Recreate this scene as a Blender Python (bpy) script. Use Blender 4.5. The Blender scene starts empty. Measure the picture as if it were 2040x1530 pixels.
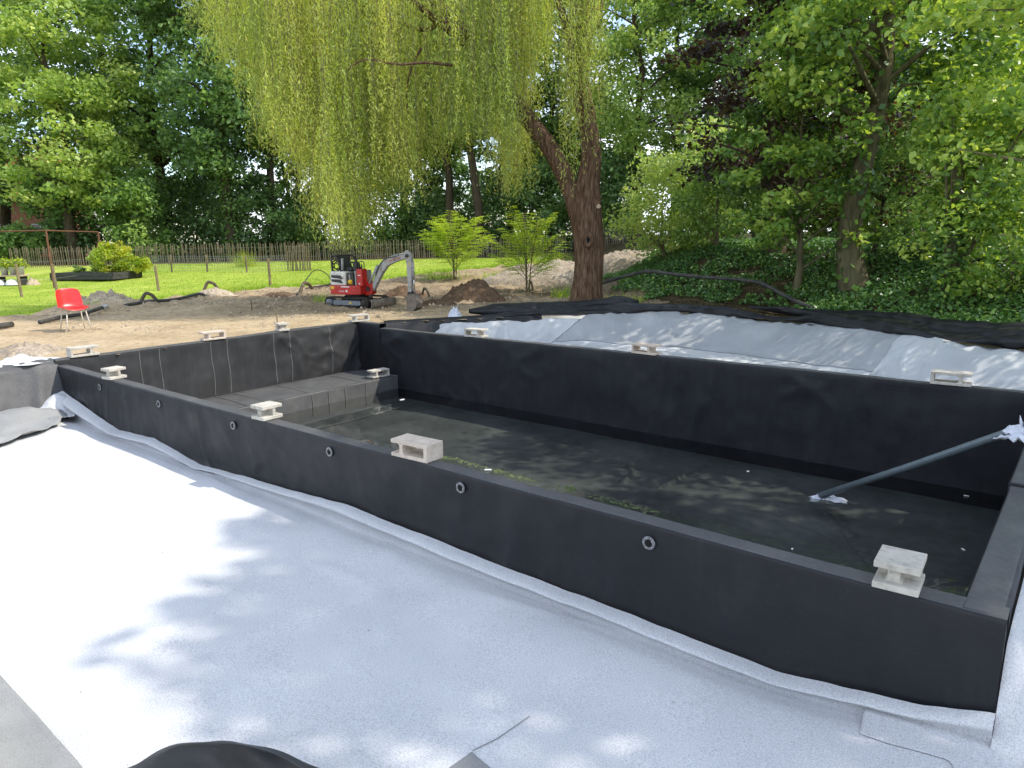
import bpy, math, random
import numpy as np
from mathutils import Vector, Matrix

random.seed(7)
rng = np.random.default_rng(7)
scene = bpy.context.scene
COL = scene.collection

# ------------------------------------------------------------------ camera
# World frame: X runs along the pool's front wall (far left -> near right),
# Y from the front wall to the back wall, Z up; z = 0 is the front wall's top.
CAM = np.array([11.545, -3.568, 1.70])
YAW, PITCH, ROLL = math.radians(129.844), math.radians(-11.697), math.radians(-1.0886)
FPX = 1416.63 / 2040.0
_f = np.array([math.cos(YAW) * math.cos(PITCH), math.sin(YAW) * math.cos(PITCH), math.sin(PITCH)])
_r0 = np.array([math.sin(YAW), -math.cos(YAW), 0.0])
_u0 = np.cross(_r0, _f)
_r = _r0 * math.cos(ROLL) + _u0 * math.sin(ROLL)
_u = -_r0 * math.sin(ROLL) + _u0 * math.cos(ROLL)
FW = np.array([math.cos(YAW), math.sin(YAW)])
RT = np.array([FW[1], -FW[0]])
cam_data = bpy.data.cameras.new('camera')
cam_data.sensor_width = 36.0
cam_data.lens = 36.0 * FPX
cam_data.clip_start = 0.05
cam_data.clip_end = 2000.0
cam = bpy.data.objects.new('camera', cam_data)
M = Matrix(((_r[0], _u[0], -_f[0], CAM[0]), (_r[1], _u[1], -_f[1], CAM[1]),
            (_r[2], _u[2], -_f[2], CAM[2]), (0, 0, 0, 1)))
cam.matrix_world = M
COL.objects.link(cam)
scene.camera = cam

# ------------------------------------------------------------------ light
SUN_EL = math.radians(48.0)
SUN_H = np.array([0.83, 0.557])
SUN_ROT = math.atan2(SUN_H[0], SUN_H[1])
sun_dir = Vector((SUN_H[0] * math.cos(SUN_EL), SUN_H[1] * math.cos(SUN_EL), math.sin(SUN_EL)))
sl = bpy.data.lights.new('sun', 'SUN')
sl.energy = 2.6
sl.angle = math.radians(0.53)
sl.color = (1.0, 0.93, 0.82)
so = bpy.data.objects.new('sun', sl)
so.rotation_euler = sun_dir.to_track_quat('Z', 'Y').to_euler()
COL.objects.link(so)

world = bpy.data.worlds.new('World')
scene.world = world
world.use_nodes = True
wn = world.node_tree
wn.nodes.clear()
w_out = wn.nodes.new('ShaderNodeOutputWorld')
w_bg = wn.nodes.new('ShaderNodeBackground')
w_sky = wn.nodes.new('ShaderNodeTexSky')
w_sky.sky_type = 'NISHITA'
w_sky.sun_disc = False
w_sky.sun_elevation = SUN_EL
w_sky.sun_rotation = SUN_ROT
w_sky.air_density = 1.0
w_sky.dust_density = 0.6
w_sky.ozone_density = 1.2
w_bg.inputs['Strength'].default_value = 0.15
# broken white cloud over the blue: noise on the view direction
w_tc = wn.nodes.new('ShaderNodeTexCoord')
w_nz = wn.nodes.new('ShaderNodeTexNoise')
w_nz.inputs['Scale'].default_value = 2.6
w_nz.inputs['Detail'].default_value = 6.0
w_nz.inputs['Roughness'].default_value = 0.55
w_rp = wn.nodes.new('ShaderNodeValToRGB')
w_rp.color_ramp.elements[0].position = 0.455
w_rp.color_ramp.elements[1].position = 0.60
w_mx = wn.nodes.new('ShaderNodeMix')
w_mx.data_type = 'RGBA'
w_mx.inputs['B'].default_value = (7.2, 7.6, 8.4, 1)
wn.links.new(w_tc.outputs['Generated'], w_nz.inputs['Vector'])
wn.links.new(w_nz.outputs['Fac'], w_rp.inputs['Fac'])
wn.links.new(w_rp.outputs['Color'], w_mx.inputs['Factor'])
wn.links.new(w_sky.outputs['Color'], w_mx.inputs['A'])
wn.links.new(w_mx.outputs['Result'], w_bg.inputs['Color'])
wn.links.new(w_bg.outputs['Background'], w_out.inputs['Surface'])

scene.view_settings.view_transform = 'Standard'
scene.view_settings.look = 'None'
scene.view_settings.gamma = 1.0
scene.view_settings.use_curve_mapping = False
scene.view_settings.exposure = 0.95
scene.cycles.max_bounces = 8
scene.cycles.diffuse_bounces = 4
scene.cycles.glossy_bounces = 3
scene.cycles.transparent_max_bounces = 12
scene.cycles.caustics_reflective = False
scene.cycles.caustics_refractive = False
scene.cycles.sample_clamp_indirect = 6.0

# ------------------------------------------------------------------ helpers
def ray(px, py):
    return _f + _r * (px - 1020) / 1416.63 - _u * (py - 765) / 1416.63

def at(px, py, z):
    """point at height z that stands at pixel (px, py) of the 2040 x 1530 photograph"""
    d = ray(px, py)
    return CAM + d * (z - CAM[2]) / d[2]

def atd(px, py, dep):
    """point at horizontal depth dep from the camera's standing place"""
    d = ray(px, py)
    return CAM + d * dep / (d[0] * FW[0] + d[1] * FW[1])

def atY(px, py, Y):
    d = ray(px, py)
    return CAM + d * (Y - CAM[1]) / d[1]

def ds(x, y):
    return (x - CAM[0]) * FW[0] + (y - CAM[1]) * FW[1], (x - CAM[0]) * RT[0] + (y - CAM[1]) * RT[1]

def xy(d, s):
    return CAM[0] + FW[0] * d + RT[0] * s, CAM[1] + FW[1] * d + RT[1] * s

def _hash(ix, iy, iz, seed):
    h = (ix.astype(np.int64) * 374761393 + iy.astype(np.int64) * 668265263 + iz.astype(np.int64) * 1274126177
         + seed * 974634777) & 0xFFFFFFFF
    h = ((h ^ (h >> 13)) * 1274126177) & 0xFFFFFFFF
    h = ((h ^ (h >> 16)) * 2246822519) & 0xFFFFFFFF
    return ((h ^ (h >> 15)) & 0xFFFFFF) / float(0xFFFFFF)

def vnoise(x, y, z=0.0, seed=0):
    x, y, z = np.broadcast_arrays(np.asarray(x, float), np.asarray(y, float), np.asarray(z, float))
    ix, iy, iz = np.floor(x), np.floor(y), np.floor(z)
    fx, fy, fz = x - ix, y - iy, z - iz
    fx, fy, fz = [t * t * t * (t * (t * 6 - 15) + 10) for t in (fx, fy, fz)]
    r = 0
    for a in (0, 1):
        for b in (0, 1):
            for c in (0, 1):
                w = (fx if a else 1 - fx) * (fy if b else 1 - fy) * (fz if c else 1 - fz)
                r = r + w * _hash(ix + a, iy + b, iz + c, seed)
    return r * 2 - 1

def fbm(x, y, z=0.0, o=4, seed=0, gain=0.5):
    r, a, f, t = 0, 1.0, 1.0, 0
    for i in range(o):
        r = r + a * vnoise(np.asarray(x) * f, np.asarray(y) * f, np.asarray(z) * f, seed + i * 17)
        t += a
        a *= gain
        f *= 2.03
    return r / t

def ridged(x, y, o=3, seed=0):
    r, a, f, t = 0, 1.0, 1.0, 0
    for i in range(o):
        n = 1 - np.abs(vnoise(np.asarray(x) * f, np.asarray(y) * f, 0, seed + i * 31))
        r = r + a * n ** 3
        t += a
        a *= 0.5
        f *= 1.9
    return r / t

def smooth(t, a, b):
    t = np.clip((np.asarray(t, float) - a) / (b - a), 0, 1)
    return t * t * (3 - 2 * t)

def mesh_np(name, V, F, mat, smooth_sh=False, attr=None):
    V = np.asarray(V, np.float32)
    F = np.asarray(F, np.int32)
    n, k = F.shape
    me = bpy.data.meshes.new(name)
    me.vertices.add(len(V))
    me.vertices.foreach_set('co', V.ravel())
    me.loops.add(n * k)
    me.loops.foreach_set('vertex_index', F.ravel())
    me.polygons.add(n)
    me.polygons.foreach_set('loop_start', np.arange(0, n * k, k, dtype=np.int32))
    me.polygons.foreach_set('loop_total', np.full(n, k, np.int32))
    if smooth_sh:
        me.polygons.foreach_set('use_smooth', np.ones(n, bool))
    if attr is not None:
        a = me.attributes.new('tone', 'FLOAT', 'POINT')
        a.data.foreach_set('value', np.asarray(attr, np.float32))
    me.update(calc_edges=True)
    if mat is not None:
        me.materials.append(mat)
    return me

def link(name, me, parent=None, label=None, cat=None, group=None, kind=None):
    o = bpy.data.objects.new(name, me)
    COL.objects.link(o)
    if parent is not None:
        o.parent = parent
    if label: o['label'] = label
    if cat: o['category'] = cat
    if group: o['group'] = group
    if kind: o['kind'] = kind
    return o

def thing(name, label, cat, loc=(0, 0, 0), rz=0.0, group=None):
    o = bpy.data.objects.new(name, None)
    o.empty_display_size = 0.1
    COL.objects.link(o)
    o.location = Vector([float(c) for c in loc])
    o.rotation_euler = (0, 0, rz)
    o['label'] = label
    o['category'] = cat
    if group: o['group'] = group
    return o

def copy_tree(o, parent=None, label=None):
    c = o.copy()
    COL.objects.link(c)
    c.parent = parent
    if label: c['label'] = label
    for ch in list(o.children):
        copy_tree(ch, c)
    return c

def grid_faces(nu, nv):
    a = np.arange(nu * nv).reshape(nu, nv)
    return np.stack([a[:-1, :-1].ravel(), a[1:, :-1].ravel(), a[1:, 1:].ravel(), a[:-1, 1:].ravel()], 1)

class MB:
    """collects shapes into one mesh"""
    def __init__(self):
        self.v = []
        self.f = []
    def add(self, V, F):
        b = len(self.v)
        self.v += [tuple(map(float, p)) for p in V]
        self.f += [tuple(int(i) + b for i in q) for q in F]
        return self
    def box(self, c, s, rot=None):
        x, y, z = s[0] / 2, s[1] / 2, s[2] / 2
        P = [(-x, -y, -z), (x, -y, -z), (x, y, -z), (-x, y, -z), (-x, -y, z), (x, -y, z), (x, y, z), (-x, y, z)]
        if rot is not None:
            P = [tuple(rot @ Vector(p)) for p in P]
        P = [(p[0] + c[0], p[1] + c[1], p[2] + c[2]) for p in P]
        return self.add(P, [(0, 3, 2, 1), (4, 5, 6, 7), (0, 1, 5, 4), (1, 2, 6, 5), (2, 3, 7, 6), (3, 0, 4, 7)])
    def prism(self, prof, y0, y1, axis='y'):
        """profile of (x, z) pairs extruded along y"""
        n = len(prof)
        P = [(p[0], y0, p[1]) for p in prof] + [(p[0], y1, p[1]) for p in prof]
        Fc = [tuple(range(n)), tuple(range(2 * n - 1, n - 1, -1))]
        Fc += [(i, i + n, (i + 1) % n + n, (i + 1) % n) for i in range(n)]
        return self.add(P, Fc)
    def tube(self, path, rad, n=8, cap=True, ell=None):
        path = [Vector([float(c) for c in p]) for p in path]
        if not hasattr(rad, '__len__'):
            rad = [rad] * len(path)
        up = Vector((0, 0, 1))
        t0 = (path[1] - path[0]).normalized()
        if abs(t0.dot(up)) > 0.95:
            up = Vector((1, 0, 0))
        b = len(self.v)
        nrm = (up - t0 * up.dot(t0)).normalized()
        for i, p in enumerate(path):
            if i == 0: t = path[1] - path[0]
            elif i == len(path) - 1: t = path[-1] - path[-2]
            else: t = path[i + 1] - path[i - 1]
            t.normalize()
            nrm = (nrm - t * nrm.dot(t)).normalized()
            bi = t.cross(nrm)
            for k in range(n):
                a = 2 * math.pi * k / n
                q = p + (nrm * math.cos(a) + bi * math.sin(a) * (ell or 1.0)) * rad[i]
                self.v.append(tuple(q))
        for i in range(len(path) - 1):
            for k in range(n):
                k2 = (k + 1) % n
                self.f.append((b + i * n + k, b + i * n + k2, b + (i + 1) * n + k2, b + (i + 1) * n + k))
        if cap:
            self.f.append(tuple(b + k for k in range(n - 1, -1, -1)))
            e = b + (len(path) - 1) * n
            self.f.append(tuple(e + k for k in range(n)))
        return self
    def cyl(self, p0, p1, r0, r1=None, n=16):
        return self.tube([p0, p1], [r0, r0 if r1 is None else r1], n)
    def build(self, name, mat, parent=None, smooth_sh=False, bevel=0.0, **kw):
        me = bpy.data.meshes.new(name)
        me.from_pydata(self.v, [], self.f)
        if smooth_sh:
            me.polygons.foreach_set('use_smooth', np.ones(len(me.polygons), bool))
        me.update()
        if mat is not None:
            me.materials.append(mat)
        o = link(name, me, parent, **kw)
        if bevel > 0:
            m = o.modifiers.new('bevel', 'BEVEL')
            m.width = bevel
            m.segments = 2
            m.limit_method = 'ANGLE'
            m.angle_limit = math.radians(40)
        return o

# ------------------------------------------------------------------ materials
def new_mat(name):
    m = bpy.data.materials.new(name)
    m.use_nodes = True
    nt = m.node_tree
    nt.nodes.clear()
    out = nt.nodes.new('ShaderNodeOutputMaterial')
    return m, nt, out

def noise_node(nt, vec, scale, detail=4.0, rough=0.55, dist=0.0):
    n = nt.nodes.new('ShaderNodeTexNoise')
    n.inputs['Scale'].default_value = scale
    n.inputs['Detail'].default_value = detail
    n.inputs['Roughness'].default_value = rough
    n.inputs['Distortion'].default_value = dist
    nt.links.new(vec, n.inputs['Vector'])
    return n

def ramp_node(nt, fac, stops):
    r = nt.nodes.new('ShaderNodeValToRGB')
    el = r.color_ramp.elements
    while len(el) < len(stops):
        el.new(0.5)
    for e, (p, c) in zip(el, stops):
        e.position = p
        e.color = (c[0], c[1], c[2], 1)
    nt.links.new(fac, r.inputs['Fac'])
    return r

def surf(name, stops, scale=4.0, rough=0.8, spec=0.3, bump=0.0, bscale=40.0, bdist=0.01, detail=5.0,
         metallic=0.0, second=None, stretch=None, nrough=0.55):
    """procedural surface: noise -> colour ramp, finer noise -> bump.
    second = (scale, stops lo/hi, factor) multiplies a second noise over the colour"""
    m, nt, out = new_mat(name)
    tc = nt.nodes.new('ShaderNodeTexCoord')
    vec = tc.outputs['Object']
    if stretch:
        mp = nt.nodes.new('ShaderNodeMapping')
        mp.inputs['Scale'].default_value = stretch
        nt.links.new(vec, mp.inputs['Vector'])
        vec = mp.outputs['Vector']
    b = nt.nodes.new('ShaderNodeBsdfPrincipled')
    nz = noise_node(nt, vec, scale, detail, nrough)
    rp = ramp_node(nt, nz.outputs['Fac'], stops)
    colr = rp.outputs['Color']
    if second:
        n2 = noise_node(nt, vec, second[0], 4.0)
        r2 = ramp_node(nt, n2.outputs['Fac'], second[1])
        mx = nt.nodes.new('ShaderNodeMix')
        mx.data_type = 'RGBA'
        mx.blend_type = 'MULTIPLY'
        mx.inputs['Factor'].default_value = second[2]
        nt.links.new(colr, mx.inputs['A'])
        nt.links.new(r2.outputs['Color'], mx.inputs['B'])
        colr = mx.outputs['Result']
    nt.links.new(colr, b.inputs['Base Color'])
    b.inputs['Roughness'].default_value = rough
    b.inputs['Specular IOR Level'].default_value = spec
    b.inputs['Metallic'].default_value = metallic
    if bump > 0:
        nb = noise_node(nt, vec, bscale, 5.0, 0.6)
        bp = nt.nodes.new('ShaderNodeBump')
        bp.inputs['Strength'].default_value = bump
        bp.inputs['Distance'].default_value = bdist
        nt.links.new(nb.outputs['Fac'], bp.inputs['Height'])
        nt.links.new(bp.outputs['Normal'], b.inputs['Normal'])
    nt.links.new(b.outputs['BSDF'], out.inputs['Surface'])
    return m

def leaf_mat(name, stops, trans=0.45, tcol=(1.25, 1.35, 0.5), rough=0.45, spec=0.35):
    """leaf: reflecting face plus light passing through the blade; 'tone' varies the leaf colour"""
    m, nt, out = new_mat(name)
    at_ = nt.nodes.new('ShaderNodeAttribute')
    at_.attribute_name = 'tone'
    rp = ramp_node(nt, at_.outputs['Fac'], stops)
    b = nt.nodes.new('ShaderNodeBsdfPrincipled')
    b.inputs['Roughness'].default_value = rough
    b.inputs['Specular IOR Level'].default_value = spec
    nt.links.new(rp.outputs['Color'], b.inputs['Base Color'])
    t = nt.nodes.new('ShaderNodeBsdfTranslucent')
    mx = nt.nodes.new('ShaderNodeMix')
    mx.data_type = 'RGBA'
    mx.blend_type = 'MULTIPLY'
    mx.inputs['Factor'].default_value = 1.0
    mx.inputs['B'].default_value = (tcol[0], tcol[1], tcol[2], 1)
    nt.links.new(rp.outputs['Color'], mx.inputs['A'])
    nt.links.new(mx.outputs['Result'], t.inputs['Color'])
    ms = nt.nodes.new('ShaderNodeMixShader')
    ms.inputs['Fac'].default_value = trans
    nt.links.new(b.outputs['BSDF'], ms.inputs[1])
    nt.links.new(t.outputs['BSDF'], ms.inputs[2])
    nt.links.new(ms.outputs['Shader'], out.inputs['Surface'])
    return m

def g(v):
    return (v, v, v)

MT = {}
def liner_mat(name, stops, rough=.48):
    m, nt, out = new_mat(name)
    tc = nt.nodes.new('ShaderNodeTexCoord')
    vec = tc.outputs['Object']
    b = nt.nodes.new('ShaderNodeBsdfPrincipled')
    base = ramp_node(nt, noise_node(nt, vec, 1.6, 6, .6).outputs['Fac'], stops)
    mp = nt.nodes.new('ShaderNodeMapping')
    mp.inputs['Scale'].default_value = (1, 1, .18)
    nt.links.new(vec, mp.inputs['Vector'])
    streak = ramp_node(nt, noise_node(nt, mp.outputs['Vector'], 7.0, 5, .6).outputs['Fac'], [(.35, g(.85)), (.55, g(1.0)), (.75, g(1.3))])
    fine = noise_node(nt, vec, 38.0, 3, .6)
    scuff = ramp_node(nt, fine.outputs['Fac'], [(.62, g(0)), (.80, g(.014))])
    mu = nt.nodes.new('ShaderNodeMix'); mu.data_type = 'RGBA'; mu.blend_type = 'MULTIPLY'; mu.inputs['Factor'].default_value = 1.0
    nt.links.new(base.outputs['Color'], mu.inputs['A']); nt.links.new(streak.outputs['Color'], mu.inputs['B'])
    ad = nt.nodes.new('ShaderNodeMix'); ad.data_type = 'RGBA'; ad.blend_type = 'ADD'; ad.inputs['Factor'].default_value = 1.0
    nt.links.new(mu.outputs['Result'], ad.inputs['A']); nt.links.new(scuff.outputs['Color'], ad.inputs['B'])
    nt.links.new(ad.outputs['Result'], b.inputs['Base Color'])
    rr = ramp_node(nt, noise_node(nt, vec, 3.0, 4, .6).outputs['Fac'], [(.3, g(rough - .1)), (.7, g(rough + .14))])
    nt.links.new(rr.outputs['Color'], b.inputs['Roughness'])
    b.inputs['Specular IOR Level'].default_value = .32
    bp = nt.nodes.new('ShaderNodeBump'); bp.inputs['Strength'].default_value = .4; bp.inputs['Distance'].default_value = .005
    nt.links.new(noise_node(nt, vec, 26, 5, .6).outputs['Fac'], bp.inputs['Height'])
    nt.links.new(bp.outputs['Normal'], b.inputs['Normal'])
    nt.links.new(b.outputs['BSDF'], out.inputs['Surface'])
    return m
MT['liner'] = liner_mat('black_liner', [(0.25, (.0105, .0112, .0138)), (0.6, (.0145, .0152, .018)), (0.8, (.026, .026, .028))])
MT['liner_dusty'] = surf('dusty_liner', [(0.2, (.062, .062, .064)), (0.55, (.085, .085, .086)), (0.85, (.135, .13, .125))], 2.2,
                         0.6, 0.4, 0.25, 90, 0.002, second=(30, [(.35, g(.75)), (.7, g(1.15))], .6))
MT['liner_floor'] = surf('pool_floor_liner', [(0.25, (.028, .031, .032)), (0.55, (.072, .078, .076)), (0.8, (.14, .146, .137))], 1.1,
                         0.6, 0.3, 0.2, 60, 0.003, second=(9, [(.35, g(.65)), (.7, g(1.1))], .7))
MT['liner_left'] = liner_mat('sunlit_liner', [(0.25, (.028, .029, .031)), (0.6, (.040, .040, .041)), (0.8, (.060, .058, .056))], .42)  # lighter liner copy; the left wall's sunlight is mixed into its colour
MT['seam'] = surf('welded_seam', [(0.3, (.095, .095, .093)), (0.7, (.155, .153, .147))], 12, 0.55, 0.4)
MT['fleece'] = surf('white_fleece', [(0.3, (.52, .53, .54)), (0.5, (.575, .58, .585)), (0.7, (.625, .63, .635))], 1.3, 0.95, 0.1, 0.9,
                    150, 0.004, second=(140, [(.34, g(.72)), (.5, g(.98)), (.66, g(1.12))], 1.0))
MT['fleece_grey'] = surf('grey_fleece', [(0.3, (.24, .243, .24)), (0.7, (.34, .343, .335))], 1.6, 0.95, 0.1, 0.9,
                         150, 0.004, second=(230, [(.32, g(.65)), (.5, g(.98)), (.7, g(1.1))], 1.0))
MT['concrete'] = surf('block_concrete', [(0.3, (.43, .395, .34)), (0.55, (.53, .49, .425)), (0.75, (.60, .555, .485))], 7, 0.92, 0.15, 0.9,
                      90, 0.006, second=(60, [(.33, g(.78)), (.5, g(1.0))], .8))
MT['sand'] = surf('sand', [(0.25, (.30, .215, .135)), (0.45, (.43, .325, .21)), (0.65, (.54, .42, .28))], 0.55, 0.95, 0.1, 0.9,
                  14, 0.05, second=(7, [(.3, g(.62)), (.6, g(1.08))], .9))
MT['soil'] = surf('brown_soil', [(0.3, (.105, .066, .042)), (0.7, (.20, .135, .09))], 5, 0.95, 0.1, 0.9, 22, 0.03,
                  second=(30, [(.35, g(.6)), (.6, g(1.1))], .8))
MT['sand_heap'] = surf('heaped_sand', [(0.3, (.27, .22, .165)), (0.7, (.44, .37, .29))], 3, 0.95, 0.1, 0.9, 16, 0.03,
                       second=(14, [(.35, g(.6)), (.6, g(1.1))], .8))
MT['rubble'] = surf('dry_rubble', [(0.3, (.36, .29, .21)), (0.7, (.56, .47, .35))], 6, 0.95, 0.1, 0.9, 20, 0.03,
                    second=(14, [(.35, g(.6)), (.6, g(1.1))], .8))
MT['lawn'] = surf('lawn', [(0.25, (.22, .31, .035)), (0.5, (.30, .38, .055)), (0.75, (.40, .43, .10))], 0.5, 0.95, 0.1, 0.6,
                  30, 0.03, second=(3.5, [(.3, g(.75)), (.6, g(1.1))], .8), stretch=(1.0, .5, 1))
MT['wood_floor'] = surf('woodland_floor', [(0.3, (.035, .032, .018)), (0.55, (.075, .06, .03)), (0.8, (.14, .105, .06))], 1.2, 0.95, 0.1,
                        0.8, 12, 0.05, second=(9, [(.3, g(.6)), (.6, g(1.1))], .8))
MT['bark'] = surf('willow_bark', [(0.3, (.055, .032, .021)), (0.5, (.145, .088, .056)), (0.72, (.26, .175, .115))], 7, 0.95, 0.1, 1.0,
                  16, 0.05, stretch=(3.2, 3.2, .55), detail=8)
MT['bark_far'] = surf('tree_bark', [(0.3, (.035, .028, .018)), (0.7, (.11, .085, .055))], 6, 0.95, 0.1, 0.8, 12, 0.03,
                      stretch=(2, 2, .5))
MT['bark_mossy'] = surf('mossy_bark', [(0.3, (.06, .055, .03)), (0.6, (.14, .125, .07)), (0.8, (.22, .19, .12))], 4, 0.95, 0.1, 0.8, 18,
                        0.02, stretch=(2, 2, .5))
MT['stem'] = surf('hazel_stem', [(0.3, (.10, .085, .05)), (0.7, (.21, .18, .11))], 6, 0.8, 0.2)
MT['wood'] = surf('weathered_wood', [(0.3, (.14, .105, .06)), (0.7, (.28, .225, .14))], 9, 0.9, 0.15, 0.5, 40, 0.01, stretch=(4, 4, .6))
MT['wood_pale'] = surf('pale_paling', [(0.3, (.13, .105, .07)), (0.7, (.25, .205, .14))], 3, 0.9, 0.15)
MT['rust'] = surf('rusty_steel', [(0.3, (.09, .04, .025)), (0.7, (.20, .095, .06))], 9, 0.85, 0.2)
MT['wire'] = surf('wire', [(0.3, (.16, .19, .17)), (0.7, (.26, .29, .26))], 9, 0.5, 0.4, metallic=.3)
MT['pipe_grey'] = surf('grey_pipe', [(0.3, (.105, .135, .15)), (0.7, (.135, .165, .18))], 3, 0.38, 0.5, second=(20, [(.3, g(.85)), (.6, g(1.05))], .7))
MT['pipe_black'] = surf('black_pipe', [(0.3, (.03, .03, .03)), (0.7, (.085, .08, .07))], 5, 0.6, 0.35)
MT['hose'] = surf('dusty_hose', [(0.3, (.055, .045, .032)), (0.7, (.16, .13, .09))], 8, 0.8, 0.2)
MT['red_plastic'] = surf('red_plastic', [(0.3, (.55, .022, .022)), (0.7, (.66, .04, .035))], 3, 0.28, 0.5)
MT['red_paint'] = surf('red_paint', [(0.3, (.42, .016, .014)), (0.7, (.52, .028, .022))], 4, 0.4, 0.5, second=(11, [(.32, (.58, .46, .36)), (.52, g(1.0))], .7))
MT['white_paint'] = surf('white_paint', [(0.3, (.58, .575, .54)), (0.7, (.70, .69, .65))], 4, 0.42, 0.45, second=(10, [(.32, (.58, .46, .36)), (.52, g(1.0))], .7))
MT['grey_paint'] = surf('grey_paint', [(0.3, (.28, .285, .28)), (0.7, (.38, .385, .38))], 5, 0.45, 0.45, second=(12, [(.32, (.58, .46, .36)), (.52, g(1.0))], .7))
MT['frame_blue'] = surf('track_frame_paint', [(0.3, (.13, .145, .165)), (0.7, (.19, .205, .225))], 5, 0.6, 0.3)
MT['rubber'] = surf('rubber', [(0.3, (.022, .021, .02)), (0.7, (.06, .052, .042))], 9, 0.85, 0.2)
MT['black_metal'] = surf('black_metal', [(0.3, (.02, .02, .021)), (0.7, (.05, .048, .045))], 9, 0.5, 0.4)
MT['dirty_steel'] = surf('dirty_steel', [(0.3, (.12, .095, .075)), (0.7, (.25, .215, .18))], 7, 0.7, 0.3)
MT['chrome'] = surf('chrome', [(0.3, (.55, .55, .55)), (0.7, (.65, .65, .65))], 4, 0.2, 0.5, metallic=.9)
MT['cream_metal'] = surf('cream_leg', [(0.3, (.52, .48, .40)), (0.7, (.62, .58, .50))], 6, 0.4, 0.5)
MT['yellow'] = surf('yellow_sticker', [(0.3, (.65, .42, .02)), (0.7, (.72, .48, .03))], 4, 0.5, 0.3)
MT['white_mark'] = surf('white_print', [(0.3, (.66, .66, .64)), (0.7, (.74, .74, .72))], 4, 0.6, 0.2)
MT['red_mark'] = surf('red_print', [(0.3, (.38, .10, .09)), (0.7, (.46, .13, .11))], 4, 0.6, 0.2)
MT['flange'] = surf('steel_flange', [(0.3, (.15, .15, .155)), (0.7, (.27, .27, .275))], 25, 0.4, 0.5, metallic=.5)
MT['bore'] = surf('dark_bore', [(0.3, g(.006)), (0.7, g(.012))], 4, 0.8, 0.2)
MT['bolt'] = surf('steel_bolt', [(0.3, g(.55)), (0.7, g(.7))], 20, 0.25, 0.5, metallic=.8)
MT['cloth'] = surf('pale_cloth', [(0.3, (.48, .50, .56)), (0.7, (.66, .68, .73))], 8, 0.95, 0.1, .6, 120, .003)
MT['brick'] = surf('brick', [(0.3, (.30, .13, .08)), (0.7, (.42, .21, .14))], 4, 0.9, 0.2, second=(20, [(.3, g(.7)), (.6, g(1.05))], .8))
MT['mortar'] = surf('mortar', [(0.3, (.30, .22, .17)), (0.7, (.38, .29, .23))], 6, 0.95, 0.1)
MT['roof_tile'] = surf('roof_tile', [(0.3, (.28, .085, .045)), (0.7, (.40, .14, .08))], 4, 0.85, 0.2)
MT['glass'] = surf('window_glass', [(0.3, (.02, .025, .03)), (0.7, (.04, .045, .05))], 2, 0.08, 0.6)
MT['zinc'] = surf('zinc', [(0.3, g(.42)), (0.7, g(.55))], 5, 0.5, 0.4, metallic=.4)
MT['white_plastic'] = surf('white_plastic', [(0.3, g(.62)), (0.7, g(.74))], 3, 0.5, 0.3)
MT['stone'] = surf('pale_stone', [(0.3, (.36, .27, .18)), (0.7, (.52, .42, .31))], 5, 0.9, 0.1)
MT['planter'] = surf('dark_planter', [(0.3, g(.03)), (0.7, g(.07))], 9, 0.7, 0.3)
MT['algae'] = surf('algae', [(0.3, (.03, .045, .015)), (0.5, (.075, .10, .035)), (0.75, (.15, .17, .08))], 30, 0.8, 0.3, .8, 60, .01)
MT['foam'] = surf('foam', [(0.3, (.45, .47, .45)), (0.7, (.65, .66, .64))], 30, 0.8, 0.3)

MT['leaf_dark'] = leaf_mat('dark_leaf', [(0.0, (0.0861, 0.1454, 0.0623)), (0.5, (0.1532, 0.2627, 0.0931)), (1.0, (0.2775, 0.4242, 0.1349))], .40, (1.25, 1.28, .75))
MT['leaf_mid'] = leaf_mat('mid_leaf', [(0.0, (0.1064, 0.1897, 0.059)), (0.5, (0.209, 0.3388, 0.0926)), (1.0, (0.3609, 0.4912, 0.1344))], .42, (1.25, 1.28, .75))
MT['leaf_light'] = leaf_mat('light_leaf', [(0.0, (0.1886, 0.289, 0.0775)), (0.5, (0.3469, 0.476, 0.1203)), (1.0, (0.5655, 0.62, 0.1935))], .42, (1.25, 1.28, .75))
MT['leaf_willow'] = leaf_mat('willow_leaf', [(0.0, (0.279, 0.3794, 0.0975)), (0.45, (0.5021, 0.6069, 0.1384)), (0.8, (0.62, 0.62, 0.1832)), (1.0, (0.62, 0.62, 0.2442))], .45,
                             (1.3, 1.25, .5))
MT['leaf_hazel'] = leaf_mat('hazel_leaf', [(0.0, (0.0616, 0.1265, 0.033)), (0.5, (0.2072, 0.363, 0.0715)), (1.0, (0.4704, 0.594, 0.121))], .42, (1.35, 1.25, .5), .35, .5)
MT['leaf_copper'] = leaf_mat('copper_leaf', [(0.0, (0.0195, 0.0167, 0.0161)), (0.6, (0.0414, 0.0289, 0.024)), (0.85, (0.0729, 0.0427, 0.0267)), (1.0, (0.0972, 0.1144, 0.0267))], .35, (1.6, 1.0, .7), .5, .4)
MT['leaf_ivy'] = leaf_mat('ivy_leaf', [(0.0, (0.0491, 0.113, 0.0378)), (0.5, (0.1064, 0.2186, 0.0569)), (1.0, (0.2542, 0.3959, 0.082))], .22, (1.3, 1.5, .6), .38, .5)
MT['leaf_lime'] = leaf_mat('sapling_leaf', [(0.0, (0.2164, 0.3448, 0.0343)), (0.5, (0.3346, 0.4866, 0.05)), (1.0, (0.5311, 0.6, 0.0682))], .5, (1.3, 1.3, .5))
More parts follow.
